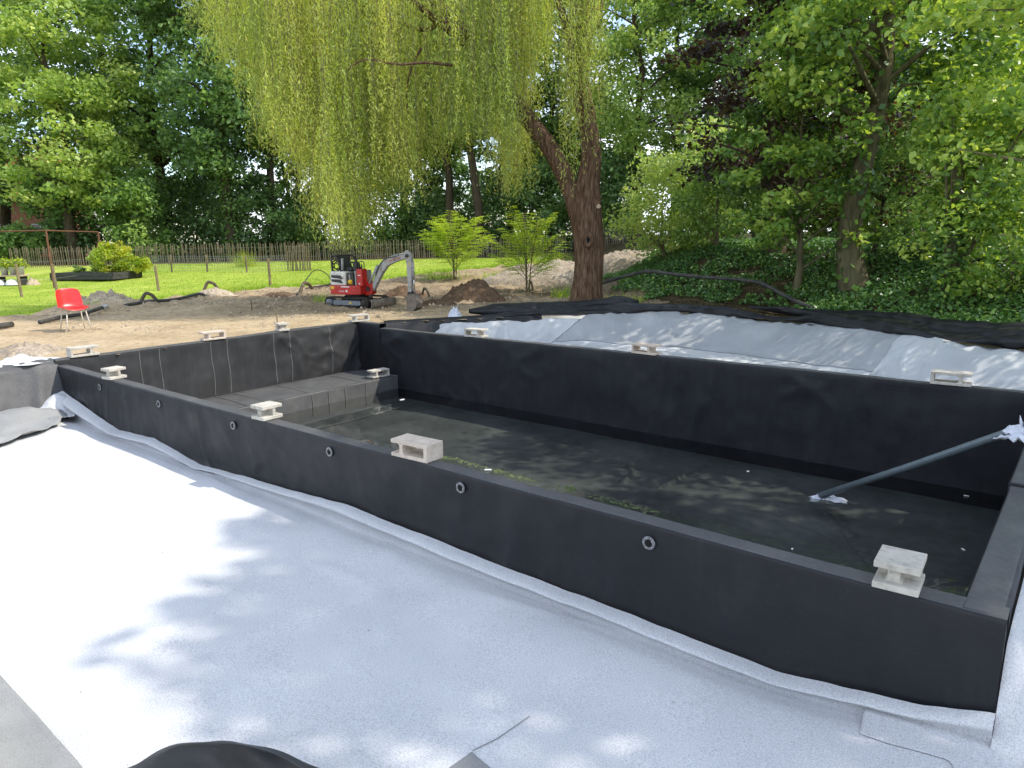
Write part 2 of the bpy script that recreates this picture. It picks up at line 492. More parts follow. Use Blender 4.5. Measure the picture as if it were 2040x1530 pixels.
MT['leaf_yellow'] = leaf_mat('yellow_bush_leaf', [(0.0, (0.1928, 0.3128, 0.0336)), (0.5, (0.3427, 0.4469, 0.0504)), (0.9, (0.5355, 0.5586, 0.0672)), (1.0, (0.42, 0.4, 0.05))], .45, (1.3, 1.2, .4))
MT['leaf_red'] = leaf_mat('reddish_leaf', [(0.0, (.06, .025, .02)), (1.0, (.13, .05, .04))], .4, (1.5, 1.0, .8))
MT['grass'] = leaf_mat('grass_blade', [(0.0, (0.1646, 0.2906, 0.0373)), (0.5, (0.2882, 0.4471, 0.0559)), (1.0, (0.5352, 0.6036, 0.1118))], .45, (1.3, 1.3, .5), .6, .2)
# ------------------------------------------------------------------ terrain
EDGE = [(0.62, 5.62), (1.25, 6.6), (1.9, 7.65), (2.55, 8.75), (3.3, 9.6), (4.2, 10.15), (5.2, 10.3), (6.4, 10.15), (7.6, 9.75),
        (8.7, 9.2), (9.6, 8.72), (10.6, 8.45), (11.8, 8.35), (13.2, 8.4), (15.0, 8.5)]
EX = np.array([e[0] for e in EDGE])
EY = np.array([e[1] for e in EDGE])

def yedge(x):
    return np.interp(x, EX, EY)

def in_pond(x, y, m=0.0):
    a = (x > -0.10 + m) & (x < 15.2) & (y > -5.2 + m) & (y < 5.7)
    b = (x > EX[0] + m) & (x < 15.2) & (y >= 5.6) & (y < yedge(x) - m)
    return a | b

LS = [-60, -30, -14, -12.2, -11.5, -9.5, -5.7, -3.4, -1.5, 0.6, 1.6]
LD = [12, 13, 15.0, 16.4, 19.8, 23.2, 25.2, 27.5, 29.5, 31.0, 36.5]

def lawn_d(s):
    return np.interp(s, LS, LD)

def gz(x, y):
    x = np.asarray(x, float)
    y = np.asarray(y, float)
    d, s = ds(x, y)
    z = 0.05 + 0.62 * smooth(d, 20, 37) + 0.25 * smooth(d, 37, 70)
    t = y - yedge(np.clip(x, 1, 15)) - 0.75
    bank = 1.25 * smooth(t, 0.0, 5.0) * smooth(s, 2.2, 6.0)
    z = z + bank * (1 - 0.5 * smooth(d, 24, 34))
    return z

def rough(x, y):
    d, s = ds(x, y)
    sandy = (1 - smooth(d - lawn_d(s), -0.6, 0.3)) * (1 - smooth(s, 2.5, 4.5))
    lump = 0.06 * fbm(x * 0.9, y * 0.9, 0, 4, 3) + 0.09 * np.maximum(0, fbm(x * 2.3, y * 2.3, 0, 3, 9)) \
        + 0.07 * np.abs(fbm(x * 5.5, y * 5.5, 0, 2, 21))
    churn = 0.35 + 0.95 * smooth(d, 15, 18.5)
    near = smooth(np.minimum(np.abs(x + 0.2) + 9 * (y > 6) + 9 * (y < -6), 9), 0.15, 1.2)
    return lump * sandy * churn * near + (1 - sandy) * 0.03 * fbm(x * .7, y * .7, 0, 3, 5)

def ground_z(x, y):
    return float(gz(x, y) + rough(np.asarray(x, float), np.asarray(y, float)))

dr = np.concatenate([np.arange(-30, 6, 2.0), np.arange(6, 12.5, .28), np.arange(12.5, 27, .125), np.arange(27, 44, .4), np.arange(44, 80, 3), np.arange(80, 420, 30)])
sr = np.concatenate([np.arange(-300, -60, 30), np.arange(-60, -18, 2.0), np.arange(-18, 14, .15), np.arange(14, 40, 1.0), np.arange(40, 330, 30)])
DD, SS = np.meshgrid(dr, sr, indexing='ij')
GX, GY = xy(DD, SS)
GZ = gz(GX, GY) + rough(GX, GY)
far = (DD > 70) | (np.abs(SS) > 50)
Fg = grid_faces(len(dr), len(sr))
Vg = np.stack([GX.ravel(), GY.ravel(), GZ.ravel()], 1)
cx = GX.ravel()[Fg].mean(1)
cy = GY.ravel()[Fg].mean(1)
cd, cs = ds(cx, cy)
pond = in_pond(cx, cy, 0.0)
edge_n = 0.55 * fbm(cx * .9, cy * .9, 0, 3, 40) + .25 * fbm(cx * 4, cy * 4, 0, 2, 41)
lawn_m = (cd + edge_n > lawn_d(cs)) & (cs < 1.7 + edge_n) & (cd < 37.5) & (~pond)
wood_m = (((cs > 3.6 + edge_n) & (cy > yedge(np.clip(cx, 1, 15)))) | (cd >= 37.5) | ((cs >= 1.7 + edge_n) & (cd > 30))) & (~pond) & (~lawn_m)
sand_m = ~(pond | lawn_m | wood_m)

def sub_mesh(name, mask, mat, attr=None, **kw):
    F = Fg[mask]
    u, inv = np.unique(F, return_inverse=True)
    me = mesh_np(name, Vg[u], inv.reshape(F.shape), mat, True, None if attr is None else attr[u])
    return link(name, me, **kw)

# sand with browner, churned soil: 'tone' is how much soil is mixed in
def ground_mix():
    m, nt, out = new_mat('sand_and_soil')
    tc = nt.nodes.new('ShaderNodeTexCoord')
    vec = tc.outputs['Object']
    n1 = noise_node(nt, vec, 0.7, 6, .6)
    n2 = noise_node(nt, vec, 9.0, 5, .65)
    pale = ramp_node(nt, n1.outputs['Fac'], [(.3, (.36, .27, .165)), (.5, (.46, .355, .225)), (.7, (.53, .415, .275))])
    brown = ramp_node(nt, n1.outputs['Fac'], [(.3, (.11, .08, .055)), (.5, (.185, .14, .095)), (.7, (.27, .205, .14))])
    grain = ramp_node(nt, n2.outputs['Fac'], [(.32, g(.6)), (.52, g(1.0)), (.75, g(1.12))])
    a = nt.nodes.new('ShaderNodeAttribute')
    a.attribute_name = 'tone'
    n3 = noise_node(nt, vec, 2.2, 5, .6)
    add = nt.nodes.new('ShaderNodeMath')
    add.operation = 'MULTIPLY_ADD'
    add.inputs[1].default_value = 1.3
    nt.links.new(n3.outputs['Fac'], add.inputs[0])
    sub = nt.nodes.new('ShaderNodeMath')
    sub.operation = 'SUBTRACT'
    sub.inputs[1].default_value = 0.65
    nt.links.new(a.outputs['Fac'], sub.inputs[0])
    nt.links.new(sub.outputs[0], add.inputs[2])
    add.use_clamp = True
    mx = nt.nodes.new('ShaderNodeMix')
    mx.data_type = 'RGBA'
    nt.links.new(add.outputs[0], mx.inputs['Factor'])
    nt.links.new(pale.outputs['Color'], mx.inputs['A'])
    nt.links.new(brown.outputs['Color'], mx.inputs['B'])
    m2 = nt.nodes.new('ShaderNodeMix')
    m2.data_type = 'RGBA'
    m2.blend_type = 'MULTIPLY'
    m2.inputs['Factor'].default_value = 0.8
    nt.links.new(mx.outputs['Result'], m2.inputs['A'])
    nt.links.new(grain.outputs['Color'], m2.inputs['B'])
    b = nt.nodes.new('ShaderNodeBsdfPrincipled')
    b.inputs['Roughness'].default_value = .95
    b.inputs['Specular IOR Level'].default_value = .1
    nt.links.new(m2.outputs['Result'], b.inputs['Base Color'])
    bp = nt.nodes.new('ShaderNodeBump')
    bp.inputs['Strength'].default_value = .9
    bp.inputs['Distance'].default_value = .04
    nb = noise_node(nt, vec, 16, 6, .65)
    nt.links.new(nb.outputs['Fac'], bp.inputs['Height'])
    nt.links.new(bp.outputs['Normal'], b.inputs['Normal'])
    nt.links.new(b.outputs['BSDF'], out.inputs['Surface'])
    return m

MT['ground_mix'] = ground_mix()
dv, sv = DD.ravel(), SS.ravel()
soil = np.clip(smooth(sv, -8.5, -5.5) * smooth(dv, 14.8, 17.5) * .48 + .30 * smooth(dv, 17.5, 20.5) * smooth(sv, -12, -9.5)
               + .25 * smooth(sv, 1.0, 3.5) - .35 * smooth(dv, 21, 25) * smooth(sv, -5, -1), 0, 1)
sub_mesh('sand_yard', sand_m, MT['ground_mix'], soil, kind='structure')
sub_mesh('lawn', lawn_m, MT['lawn'], kind='structure')
sub_mesh('woodland_floor', wood_m, MT['wood_floor'], kind='structure')

# ------------------------------------------------------------------ pool
XL, XR, YF, YB = 0.0, 11.2, 0.15, 5.42
WZ, LEDZ, LEDX, BOT = -1.15, -0.89, 1.15, -1.32
STEP = 0.08
pool = thing('swimming_pool', 'long rectangular swimming pool lined with black sheet, partly filled with shallow water', 'pool', (0, 0, 0))

def crease(u, v, seed, amp=1.0):
    """wrinkles of a hung rubber sheet: soft billows, sharp creases in two directions, fine pucker"""
    w = 0.020 * fbm(u * 1.0, v * 1.3, 0, 3, seed)
    du = u + .25 * fbm(u * 1.5, v * 1.5, 0, 2, seed + 40)
    dv_ = v + .25 * fbm(u * 1.5 + 9, v * 1.5, 0, 2, seed + 41)
    a = du * 0.82 + dv_ * 0.57
    b = -du * 0.57 + dv_ * 0.82
    def rid(p, q, sd):
        return np.maximum(0, 1 - 3.2 * np.abs(vnoise(p, q, 0, sd))) ** 1.5
    k1 = rid(a * .8, b * 2.4, seed + 5) * smooth(fbm(u * .7, v * .9, 0, 2, seed + 9), -.15, .35)
    k2 = rid(a * 2.6, b * .9, seed + 15) * smooth(fbm(u * .8 + 7, v * .9, 0, 2, seed + 19), -.1, .4)
    k3 = rid(a * 2.2, b * 6.0, seed + 25) * smooth(fbm(u * 1.1 + 3, v * 1.2, 0, 2, seed + 29), -.05, .4)
    w = w + 0.017 * k1 + 0.012 * k2 + 0.006 * k3 + 0.003 * fbm(u * 7, v * 7, 0, 2, seed + 3)
    return w * amp

def drape(u, v, seed, amp=1.0):
    """taut hung sheet: faint billow and soft near-vertical folds"""
    w = 0.006 * fbm(u * .9, v * 1.1, 0, 2, seed)
    uu = u + .18 * fbm(u * .8, v * 1.2, 0, 2, seed + 40) + .22 * v * vnoise(u * .35, u * 0, 0, seed + 41)
    def rid(p, q, sd, k=2.6):
        return np.maximum(0, 1 - k * np.abs(vnoise(p, q, 0, sd))) ** 1.4
    w = w + .007 * rid(uu * 1.7, v * .5, seed + 5) * smooth(fbm(u * .6, v * .9, 0, 2, seed + 9), -.2, .4)
    w = w + .005 * rid(uu * 4.2, v * .8, seed + 15) * smooth(fbm(u * .7 + 7, v * 1.1, 0, 2, seed + 19), -.1, .4)
    k3 = rid(u * 1.2 + v * 1.6, v * 2.2 - u * .9, seed + 25, 4.0) * smooth(fbm(u * .9 + 3, v * 1.1, 0, 2, seed + 29), .1, .45)
    return (w + .007 * k3 + 0.0015 * fbm(u * 7, v * 7, 0, 2, seed + 3)) * amp

def sheet(name, P, N, disp, mat, parent=None, **kw):
    V = P + N * disp[..., None]
    me = mesh_np(name, V.reshape(-1, 3), grid_faces(P.shape[0], P.shape[1]), mat, True)
    return link(name, me, parent, **kw)

def profile_sweep(name, us, prof, amp_fn, place, mats, seed, parent, fn=None):
    """prof: list of (a, z, na, nz, dusty) cross-section samples; place(u, a, z) -> xyz"""
    nu, nv = len(us), len(prof)
    A = np.array([p[0] for p in prof]); Z = np.array([p[1] for p in prof])
    NA = np.array([p[2] for p in prof]); NZ = np.array([p[3] for p in prof])
    L = np.concatenate([[0], np.cumsum(np.hypot(np.diff(A), np.diff(Z)))])
    U, VV = np.meshgrid(us, L, indexing='ij')
    w = (fn or drape)(U, VV, seed) * amp_fn(U, VV, np.broadcast_to(A, U.shape), np.broadcast_to(Z, U.shape))
    a = A[None, :] + NA[None, :] * w
    z = Z[None, :] + NZ[None, :] * w
    P = place(U, a, z)
    F = grid_faces(nu, nv)
    me = mesh_np(name, P.reshape(-1, 3), F, mats[0], True)
    if len(mats) > 1:
        me.materials.append(mats[1])
        dusty = np.array([p[4] for p in prof])
        fi = np.arange((nu - 1) * (nv - 1)) % (nv - 1)
        me.polygons.foreach_set('material_index', dusty[fi].astype(np.int32))
    return link(name, me, parent)

def wall_profile(z_in, w, ztop, z_out, r=0.018, n=26):
    """inner foot -> over the top -> outer foot; a runs from inner face (0) to outer face (-w)"""
    pr = []
    for z in np.linspace(z_in, ztop - r, n):
        pr.append((0.0, z, 1, 0, 0))
    for t in np.linspace(0, math.pi / 2, 5)[1:]:
        pr.append((-r + r * math.cos(t), ztop - r + r * math.sin(t), math.cos(t), math.sin(t), 1 if t > .9 else 0))
    for a in np.linspace(-r, -w + r, 7)[1:]:
        pr.append((a, ztop, 0, 1, 1))
    for t in np.linspace(math.pi / 2, math.pi, 5)[1:]:
        pr.append((-w + r + r * math.cos(t), ztop - r + r * math.sin(t), math.cos(t), math.sin(t), 1 if t < 1.9 else 0))
    for z in np.linspace(ztop - r, z_out, n)[1:]:
        pr.append((-w, z, -1, 0, 0))
    return pr

# front wall: inner face Y=.15, outer face Y=0
HEM = [(-.3, -.46), (.0, -.36), (.13, -.34), (.5, -.40), (.74, -.43), (1.39, -.55), (2.0, -.63), (2.6, -.60), (3.0, -.57), (3.5, -.62), (4.07, -.69),
       (4.6, -.66), (5.11, -.63), (5.86, -.60), (6.29, -.57), (6.73, -.545), (7.13, -.56), (7.67, -.57), (8.2, -.59), (8.89, -.60), (9.47, -.605),
       (9.98, -.62), (10.41, -.625), (10.79, -.575), (11.12, -.52), (11.37, -.445), (11.6, -.43)]
HX = np.array([h[0] for h in HEM]); HZ = np.array([h[1] for h in HEM])

def amp_wall(base):
    def fn(U, L, A, Z):
        top = 1 - .75 * smooth(Z, -.12, -.01)
        return base * top
    return fn

def floor_z(x, y):
    x = np.asarray(x, float); y = np.asarray(y, float)
    z = -.68 + .010 * np.maximum(0, 1 - 5 * np.abs(vnoise(x * .35 + y * .5, y * 1.1 - x * .25, 0, 79))) * smooth(fbm(x * .5, y * .5, 0, 2, 80), -.1, .3) + .10 * smooth(x, 10.2, 11.4) + .05 * (1 - smooth(x, .2, 2.0)) + .012 * fbm(x * .9, y * .9, 0, 3, 77) \
        + .004 * fbm(x * 3.5, y * 3.5, 0, 2, 78)
    return z + .50 * smooth(-y, 2.75, 3.5)

us = np.linspace(-.02, 11.38, 300)
profile_sweep('front_wall', us, wall_profile(BOT - .02, .15, 0.0, -.74), amp_wall(2.6),
              lambda U, a, z: np.stack([U, YF + a, z + .004 * fbm(U * 1.5, U * 0 + 3, 0, 2, 50)], -1), [MT['liner'], MT['liner_dusty']], 11, pool)
# back wall: inner face Y=5.42, outer Y=5.57, with a raised end (z=.08) over its first 0.7 m
prof_b = wall_profile(BOT - .02, .15, 0.0, -.60)
profile_sweep('back_wall', np.linspace(.70, 11.4, 280), prof_b, amp_wall(2.8),
              lambda U, a, z: np.stack([U, YB - a, z + .004 * fbm(U * 1.5, U * 0 + 8, 0, 2, 51)], -1), [MT['liner'], MT['liner_dusty']], 23, pool)
profile_sweep('back_wall_raised_end', np.linspace(-.02, .70, 24), wall_profile(BOT - .02, .16, STEP, -.60), amp_wall(1.2),
              lambda U, a, z: np.stack([U, YB + .004 - a, z], -1), [MT['liner'], MT['liner_dusty']], 27, pool)
# left end wall: inner face X=0
def amp_left(U, L, A, Z):
    return 2.4 * (1 - .8 * smooth(Z, -.06, .06)) * (.6 + .8 * smooth(U, 2.6, 4.8))
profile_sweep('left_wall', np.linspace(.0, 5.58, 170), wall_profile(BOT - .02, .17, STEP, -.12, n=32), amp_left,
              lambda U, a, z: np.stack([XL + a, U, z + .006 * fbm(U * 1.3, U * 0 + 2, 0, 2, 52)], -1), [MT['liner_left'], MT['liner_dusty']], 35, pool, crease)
# right end wall: low next to the camera, a step up beyond the notch
def right_top(U, a, z):
    hi = np.where(U > 1.97, .055, 0.0) * smooth(z, -.08, -.02)
    return np.stack([XR - a, U, z + hi], -1)
ur = np.concatenate([np.linspace(.02, 1.95, 46), np.linspace(1.975, 1.985, 2), np.linspace(2.05, 5.57, 70)])
profile_sweep('right_wall', ur, wall_profile(BOT - .02, .17, 0.003, -.74), amp_wall(1.3), right_top, [MT['liner'], MT['liner_dusty']], 43, pool)
mb = MB()
mb.box((XR + .085, 1.985, .012), (.176, .05, .07))
mb.build('notch_fold', MT['liner'], pool, bevel=.008)

# ledge at the far end
def amp_led(U, L, A, Z):
    return .22 + 0 * U
lp = []
for x in np.linspace(-.02, LEDX - .02, 26):
    lp.append((x, LEDZ, 0, 1, 1))
for t in np.linspace(0, math.pi / 2, 5)[1:]:
    lp.append((LEDX - .02 + .02 * math.sin(t), LEDZ - .02 + .02 * math.cos(t), math.sin(t), math.cos(t), 1))
for z in np.linspace(LEDZ - .02, BOT - .02, 12)[1:]:
    lp.append((LEDX, z, 1, 0, 0))
MT['liner_ledge'] = surf('ledge_liner', [(0.2, (.066, .067, .068)), (0.55, (.098, .098, .098)), (0.85, (.15, .149, .145))], 2.0,
                         0.55, 0.45, 0.25, 90, 0.002, second=(6, [(.35, g(.75)), (.7, g(1.1))], .6))
profile_sweep('ledge', np.linspace(YF - .02, YB + .02, 140), lp, amp_led, lambda U, a, z: np.stack([a, U, z], -1), [MT['liner_ledge'], MT['liner_ledge']], 61, pool, crease)

# pool floor with folds in the sheet
nx, ny = 520, 260
FX, FY = np.meshgrid(np.linspace(LEDX - .05, XR + .02, nx), np.linspace(YF - .02, YB + .02, ny), indexing='ij')
FZ = BOT + .010 * fbm(FX * 1.1, FY * 1.1, 0, 3, 91)
def fold(px, py, r, h):
    """a pinched fold in the sheet along a polyline"""
    best = np.full(FX.shape, 1e9)
    tt = np.zeros(FX.shape)
    pts = list(zip(px, py))
    for i in range(len(pts) - 1):
        a = np.array(pts[i]); b = np.array(pts[i + 1]); v = b - a
        t = np.clip(((FX - a[0]) * v[0] + (FY - a[1]) * v[1]) / (v @ v), 0, 1)
        dd = np.hypot(FX - a[0] - t * v[0], FY - a[1] - t * v[1])
        best = np.minimum(best, dd)
    return h * np.exp(-(best / r) ** 2)
def pf(pts):
    q = [at(a, b, BOT) for a, b in pts]
    return [p[0] for p in q], [p[1] for p in q]
for pts, r, h in [([(1240, 962), (1262, 945), (1250, 930), (1285, 916)], .034, .04), ([(1315, 975), (1350, 955), (1405, 930)], .034, .045),
                  ([(1060, 915), (1180, 945), (1340, 985), (1540, 1030), (1650, 1075)], .03, .02), ([(1160, 925), (1330, 950), (1560, 1005)], .03, .02),
                  ([(1040, 900), (1200, 935), (1380, 965)], .025, .018), ([(1265, 1010), (1300, 990)], .03, .03), ([(1640, 1010), (1690, 1090), (1740, 1150)], .03, .02),
                  ([(900, 870), (990, 905)], .025, .015), ([(1230, 915), (1245, 903)], .03, .02), ([(1300, 955), (1310, 970)], .03, .02)]:
    FZ = FZ + fold(*pf(pts), r, h)
me = mesh_np('floor_sheet', np.stack([FX, FY, FZ], -1).reshape(-1, 3), grid_faces(nx, ny), MT['liner_floor'], True)
link('floor_sheet', me, pool)

# welded seams: flat strips standing 3 mm proud of the sheet
def strip(pts, w, mat, parent, nrm):
    pts = [Vector([float(c) for c in p]) for p in pts]
    nrm = Vector(nrm)
    V, F = [], []
    for i, p in enumerate(pts):
        t = (pts[min(i + 1, len(pts) - 1)] - pts[max(i - 1, 0)]).normalized()
        s = t.cross(nrm).normalized() * (w / 2)
        V += [p - s, p - s + nrm * .003, p + s + nrm * .003, p + s]
    for i in range(len(pts) - 1):
        b = i * 4
        F += [(b, b + 1, b + 5, b + 4), (b + 1, b + 2, b + 6, b + 5), (b + 2, b + 3, b + 7, b + 6)]
    return MB().add(V, F).build('seam', mat, parent)

def left_w(y, z):
    U = np.array([[y]]); 
    L = np.array([[z - (BOT - .02)]])
    Z = np.array([[z]])
    return float((crease(U, L, 35) * amp_left(U, L, Z * 0, Z))[0, 0])
for y in (1.165, 1.475, 2.335, 2.63, 3.52, 3.845, 4.74):
    pts = [(left_w(y, z) + .002, y + .006 * math.sin(z * 9), z) for z in np.linspace(LEDZ + .02, .055, 24)]
    strip(pts, .012, MT['seam'], pool, (1, 0, 0))
for y in (3.47, 3.81, 4.17, 4.64, 4.95):
    strip([(LEDX + .005, y, z) for z in np.linspace(BOT, LEDZ - .03, 8)], .018, MT['seam'], pool, (1, 0, 0))
strip([(LEDX - .015 + .01 * math.sin(y * 5), y, LEDZ + .006) for y in np.linspace(.2, 5.35, 60)], .02, MT['seam'], pool, (0, 0, 1))
strip([(.05 + .012 * math.sin(y * 3), y, LEDZ + .006) for y in np.linspace(.2, 5.2, 60)], .025, MT['seam'], pool, (0, 0, 1))
for y in (1.15, 1.45, 2.3, 2.62, 3.45, 4.6):
    strip([(x, y + .02 * math.sin(x * 4), LEDZ + .006) for x in np.linspace(.04, LEDX - .02, 16)], .016, MT['seam'], pool, (0, 0, 1))
strip([(x, .9 * 1 + 2.0 + .02 * math.sin(x), BOT + .016) for x in np.linspace(2, 10.8, 60)], .02, MT['seam'], pool, (0, 0, 1))
strip([(1.9 + .02 * math.sin(y * 2), y, BOT + .016) for y in np.linspace(.2, 5.3, 40)], .02, MT['seam'], pool, (0, 0, 1))

# wall flanges
ringV = MB()
n = 28
prof = [(.024, .0), (.024, .009), (.039, .010), (.042, .007), (.042, 0.0)]
V, F = [], []
for i in range(n):
    a = 2 * math.pi * i / n
    for r_, h in prof:
        V.append((r_ * math.cos(a), -h, r_ * math.sin(a)))
for i in range(n):
    for k in range(len(prof) - 1):
        F.append((i * 5 + k, i * 5 + k + 1, ((i + 1) % n) * 5 + k + 1, ((i + 1) % n) * 5 + k))
ringV.add(V, F)
fl0 = ringV.build('flange', MT['flange'], pool, smooth_sh=False)
bo = MB().cyl((0, -.004, 0), (0, -.0095, 0), .025, .025, 20).build('bore', MT['bore'], fl0)
bm_ = MB().cyl((0, -.009, 0), (0, -.015, 0), .0050, .0044, 6)
for k in range(5):
    a = 2 * math.pi * (k + .25) / 5
    o = bm_.build('bolt', MT['bolt'], fl0) if k == 0 else link('bolt', bolt_me, fl0)
    bolt_me = o.data
    o.location = (.032 * math.cos(a), 0, .032 * math.sin(a))
for i, (x, z) in enumerate([(1.54, -.13), (3.23, -.125), (4.88, -.125), (6.49, -.11), (8.07, -.095), (9.62, -.105)]):
    o = fl0 if i == 0 else copy_tree(fl0, pool)
    o.location = (x, -.012, z)
    o.rotation_euler = (0, i * .7, 0)

# water
def water_mat():
    m, nt, out = new_mat('pool_water')
    tc = nt.nodes.new('ShaderNodeTexCoord')
    fr = nt.nodes.new('ShaderNodeFresnel')
    fr.inputs['IOR'].default_value = 1.33
    tr = nt.nodes.new('ShaderNodeBsdfTransparent')
    tr.inputs['Color'].default_value = (.93, .95, .93, 1)
    gl = nt.nodes.new('ShaderNodeBsdfGlossy')
    gl.inputs['Roughness'].default_value = 0.015
    gl.inputs['Color'].default_value = (.95, .97, 1, 1)
    nz = noise_node(nt, tc.outputs['Object'], 5.0, 3, .5)
    bp = nt.nodes.new('ShaderNodeBump')
    bp.inputs['Strength'].default_value = .03
    bp.inputs['Distance'].default_value = .02
    nt.links.new(nz.outputs['Fac'], bp.inputs['Height'])
    nt.links.new(bp.outputs['Normal'], gl.inputs['Normal'])
    mx = nt.nodes.new('ShaderNodeMixShader')
    nt.links.new(fr.outputs['Fac'], mx.inputs['Fac'])
    nt.links.new(tr.outputs['BSDF'], mx.inputs[1])
    nt.links.new(gl.outputs['BSDF'], mx.inputs[2])
    nt.links.new(mx.outputs['Shader'], out.inputs['Surface'])
    return m
MT['water'] = water_mat()
nx, ny = 220, 110
WX, WY = np.meshgrid(np.linspace(LEDX + .0, XR + .03, nx), np.linspace(YF - .03, YB + .03, ny), indexing='ij')
PO = at(1640, 985, WZ)
rr = np.hypot(WX - PO[0], WY - PO[1])
WZZ = WZ + .008 * np.exp(-rr * 1.1) * np.sin(rr * 42 + 2.0 * fbm(WX * 5, WY * 5, 0, 2, 8)) * np.minimum(1, rr * 3)
link('water', mesh_np('water', np.stack([WX, WY, WZZ], -1).reshape(-1, 3), grid_faces(nx, ny), MT['water'], True), kind='structure')

# ------------------------------------------------------------------ fleece on the planting shelf round the pool
# front shelf: sheet runs along the wall; its edge stands up in front of the liner, with a soft ridge
nx = 420
xs = np.linspace(-.05, 11.385, nx)
hemx = np.interp(xs, HX, HZ) + .006 * fbm(xs * 6, xs * 0 + 1, 0, 2, 16)
lw = .075 + .045 * smooth(xs, 6.3, 8.5) * (1 - smooth(xs, 9.8, 11.2)) + .07 * (1 - smooth(xs, 1.0, 5.4)) + .02 * fbm(xs * 1.3, xs * 0, 0, 3, 18)
rest = np.concatenate([[.015, .03, .05, .075, .105, .14, .18, .23, .29, .36], np.linspace(.45, 2.70, 86)])
cols_t, cols_z = [], []
fl0_ = floor_z(xs, -lw)
gap = np.maximum(hemx - fl0_ + .03, .05)
for k, (ft, fz) in enumerate([(0, 0), (.3, .03), (.6, .07), (.85, .14), (.97, .20), (1.0, .26), (.96, .32), (.82, .40), (.62, .56), (.48, .78), (.46, .97)]):
    cols_t.append(lw * ft); cols_z.append(hemx - gap * fz)
for q in rest:
    cols_t.append(lw * .5 + q * (2.72 - lw * .5) / 2.70)
    cols_z.append(None)
T2 = np.stack(cols_t, 1)
X2 = np.repeat(xs[:, None], T2.shape[1], 1)
FLZ = floor_z(X2, -T2) - .035 * np.exp(-((T2 - lw[:, None] * .8) / .09) ** 2)
Z2 = FLZ.copy()
for k in range(11):
    Z2[:, k] = cols_z[k]
wob = .05 * fbm(X2 * .8, X2 * 0, 0, 3, 15)
Z2 += .05 * np.exp(-((T2 - .5 - wob) / .16) ** 2) * (1 - smooth(X2, 1.5, 5.2)) * (.6 + .4 * np.sin(X2 * 2.1))
ny = T2.shape[1]
tt = np.zeros(ny)
V = np.stack([X2, -.022 - T2, Z2], -1)
link('front_fleece', mesh_np('front_fleece', V.reshape(-1, 3), grid_faces(nx, len(tt)), MT['fleece'], True),
     label='big white fleece sheet covering the shelf in front of the pool wall', cat='fleece sheet')

# fleece round the near right corner and along the right wall
nx, ny = 90, 200
U2, Y2 = np.meshgrid(np.concatenate([[0, .01, .03, .05, .08, .12, .16, .2, .26], np.linspace(.34, 3.4, nx - 9)]), np.linspace(-2.75, 8.2, ny), indexing='ij')
X3 = 11.386 + U2
up = smooth(Y2, -.10, .12)
hemr = -.14 + .05 * fbm(Y2 * 1.3, Y2 * 0, 0, 2, 33)
flz = floor_z(np.full_like(X3, 11.4), Y2 * 0 - .5) + .02 * fbm(X3, Y2, 0, 3, 34) + .5 * smooth(-Y2, 2.75, 3.5)
drop = smooth(U2, .0, .24)
Z3 = flz * (1 - up) + up * ((hemr) * (1 - drop) + flz * drop)
bank_r = .62 * smooth(U2, 2.0, 3.3)
link('side_fleece', mesh_np('side_fleece', np.stack([X3 - .02 * 0, Y2, Z3 + bank_r], -1).reshape(-1, 3), grid_faces(len(U2), ny), MT['fleece'], True),
     label='white fleece turned up against the near right end of the pool', cat='fleece sheet')

# loose cut pieces of fleece
def patch(name, pts, mat, lift, label, thick=.004, n=26, curl=0.0, zfn=floor_z, noise=.004, seed=5, cat='fleece piece'):
    """irregular sheet lying on the floor: fan of rings from its middle, with thickness"""
    P = np.array(pts, float)
    # resample outline
    seg = np.linalg.norm(np.roll(P, -1, 0) - P, axis=1)
    cum = np.concatenate([[0], np.cumsum(seg)])
    m = 120
    t = np.linspace(0, cum[-1], m, endpoint=False)
    Q = np.stack([np.interp(t, cum, np.append(P[:, k], P[0, k])) for k in (0, 1)], 1)
    Q += .006 * np.stack([fbm(t * 5, t * 0, 0, 3, seed), fbm(t * 5, t * 0 + 9, 0, 3, seed)], 1)
    c = Q.mean(0)
    rs = np.linspace(0, 1, n)
    X = c[0] + (Q[:, 0][None] - c[0]) * rs[:, None]
    Y = c[1] + (Q[:, 1][None] - c[1]) * rs[:, None]
    Z = zfn(X, Y) + lift + noise * fbm(X * 4, Y * 4, 0, 3, seed + 2) + curl * smooth(rs, .82, 1.0)[:, None] * np.maximum(0, fbm(X * 2, Y * 2, 0, 2, seed + 4) + .2)
    V = np.stack([X, Y, Z], -1).reshape(-1, 3)
    a = np.arange(n * m).reshape(n, m)
    b = np.roll(a, -1, 1)
    F = np.stack([a[:-1].ravel(), a[1:].ravel(), b[1:].ravel(), b[:-1].ravel()], 1)
    o = link(name, mesh_np(name, V, F, mat, True), label=label, cat=cat)
    md = o.modifiers.new('thickness', 'SOLIDIFY')
    md.thickness = thick
    md.offset = 1
    return o

def pz(l, z=-.66):
    return [tuple(at(a, b, z)[:2]) for a, b in l]

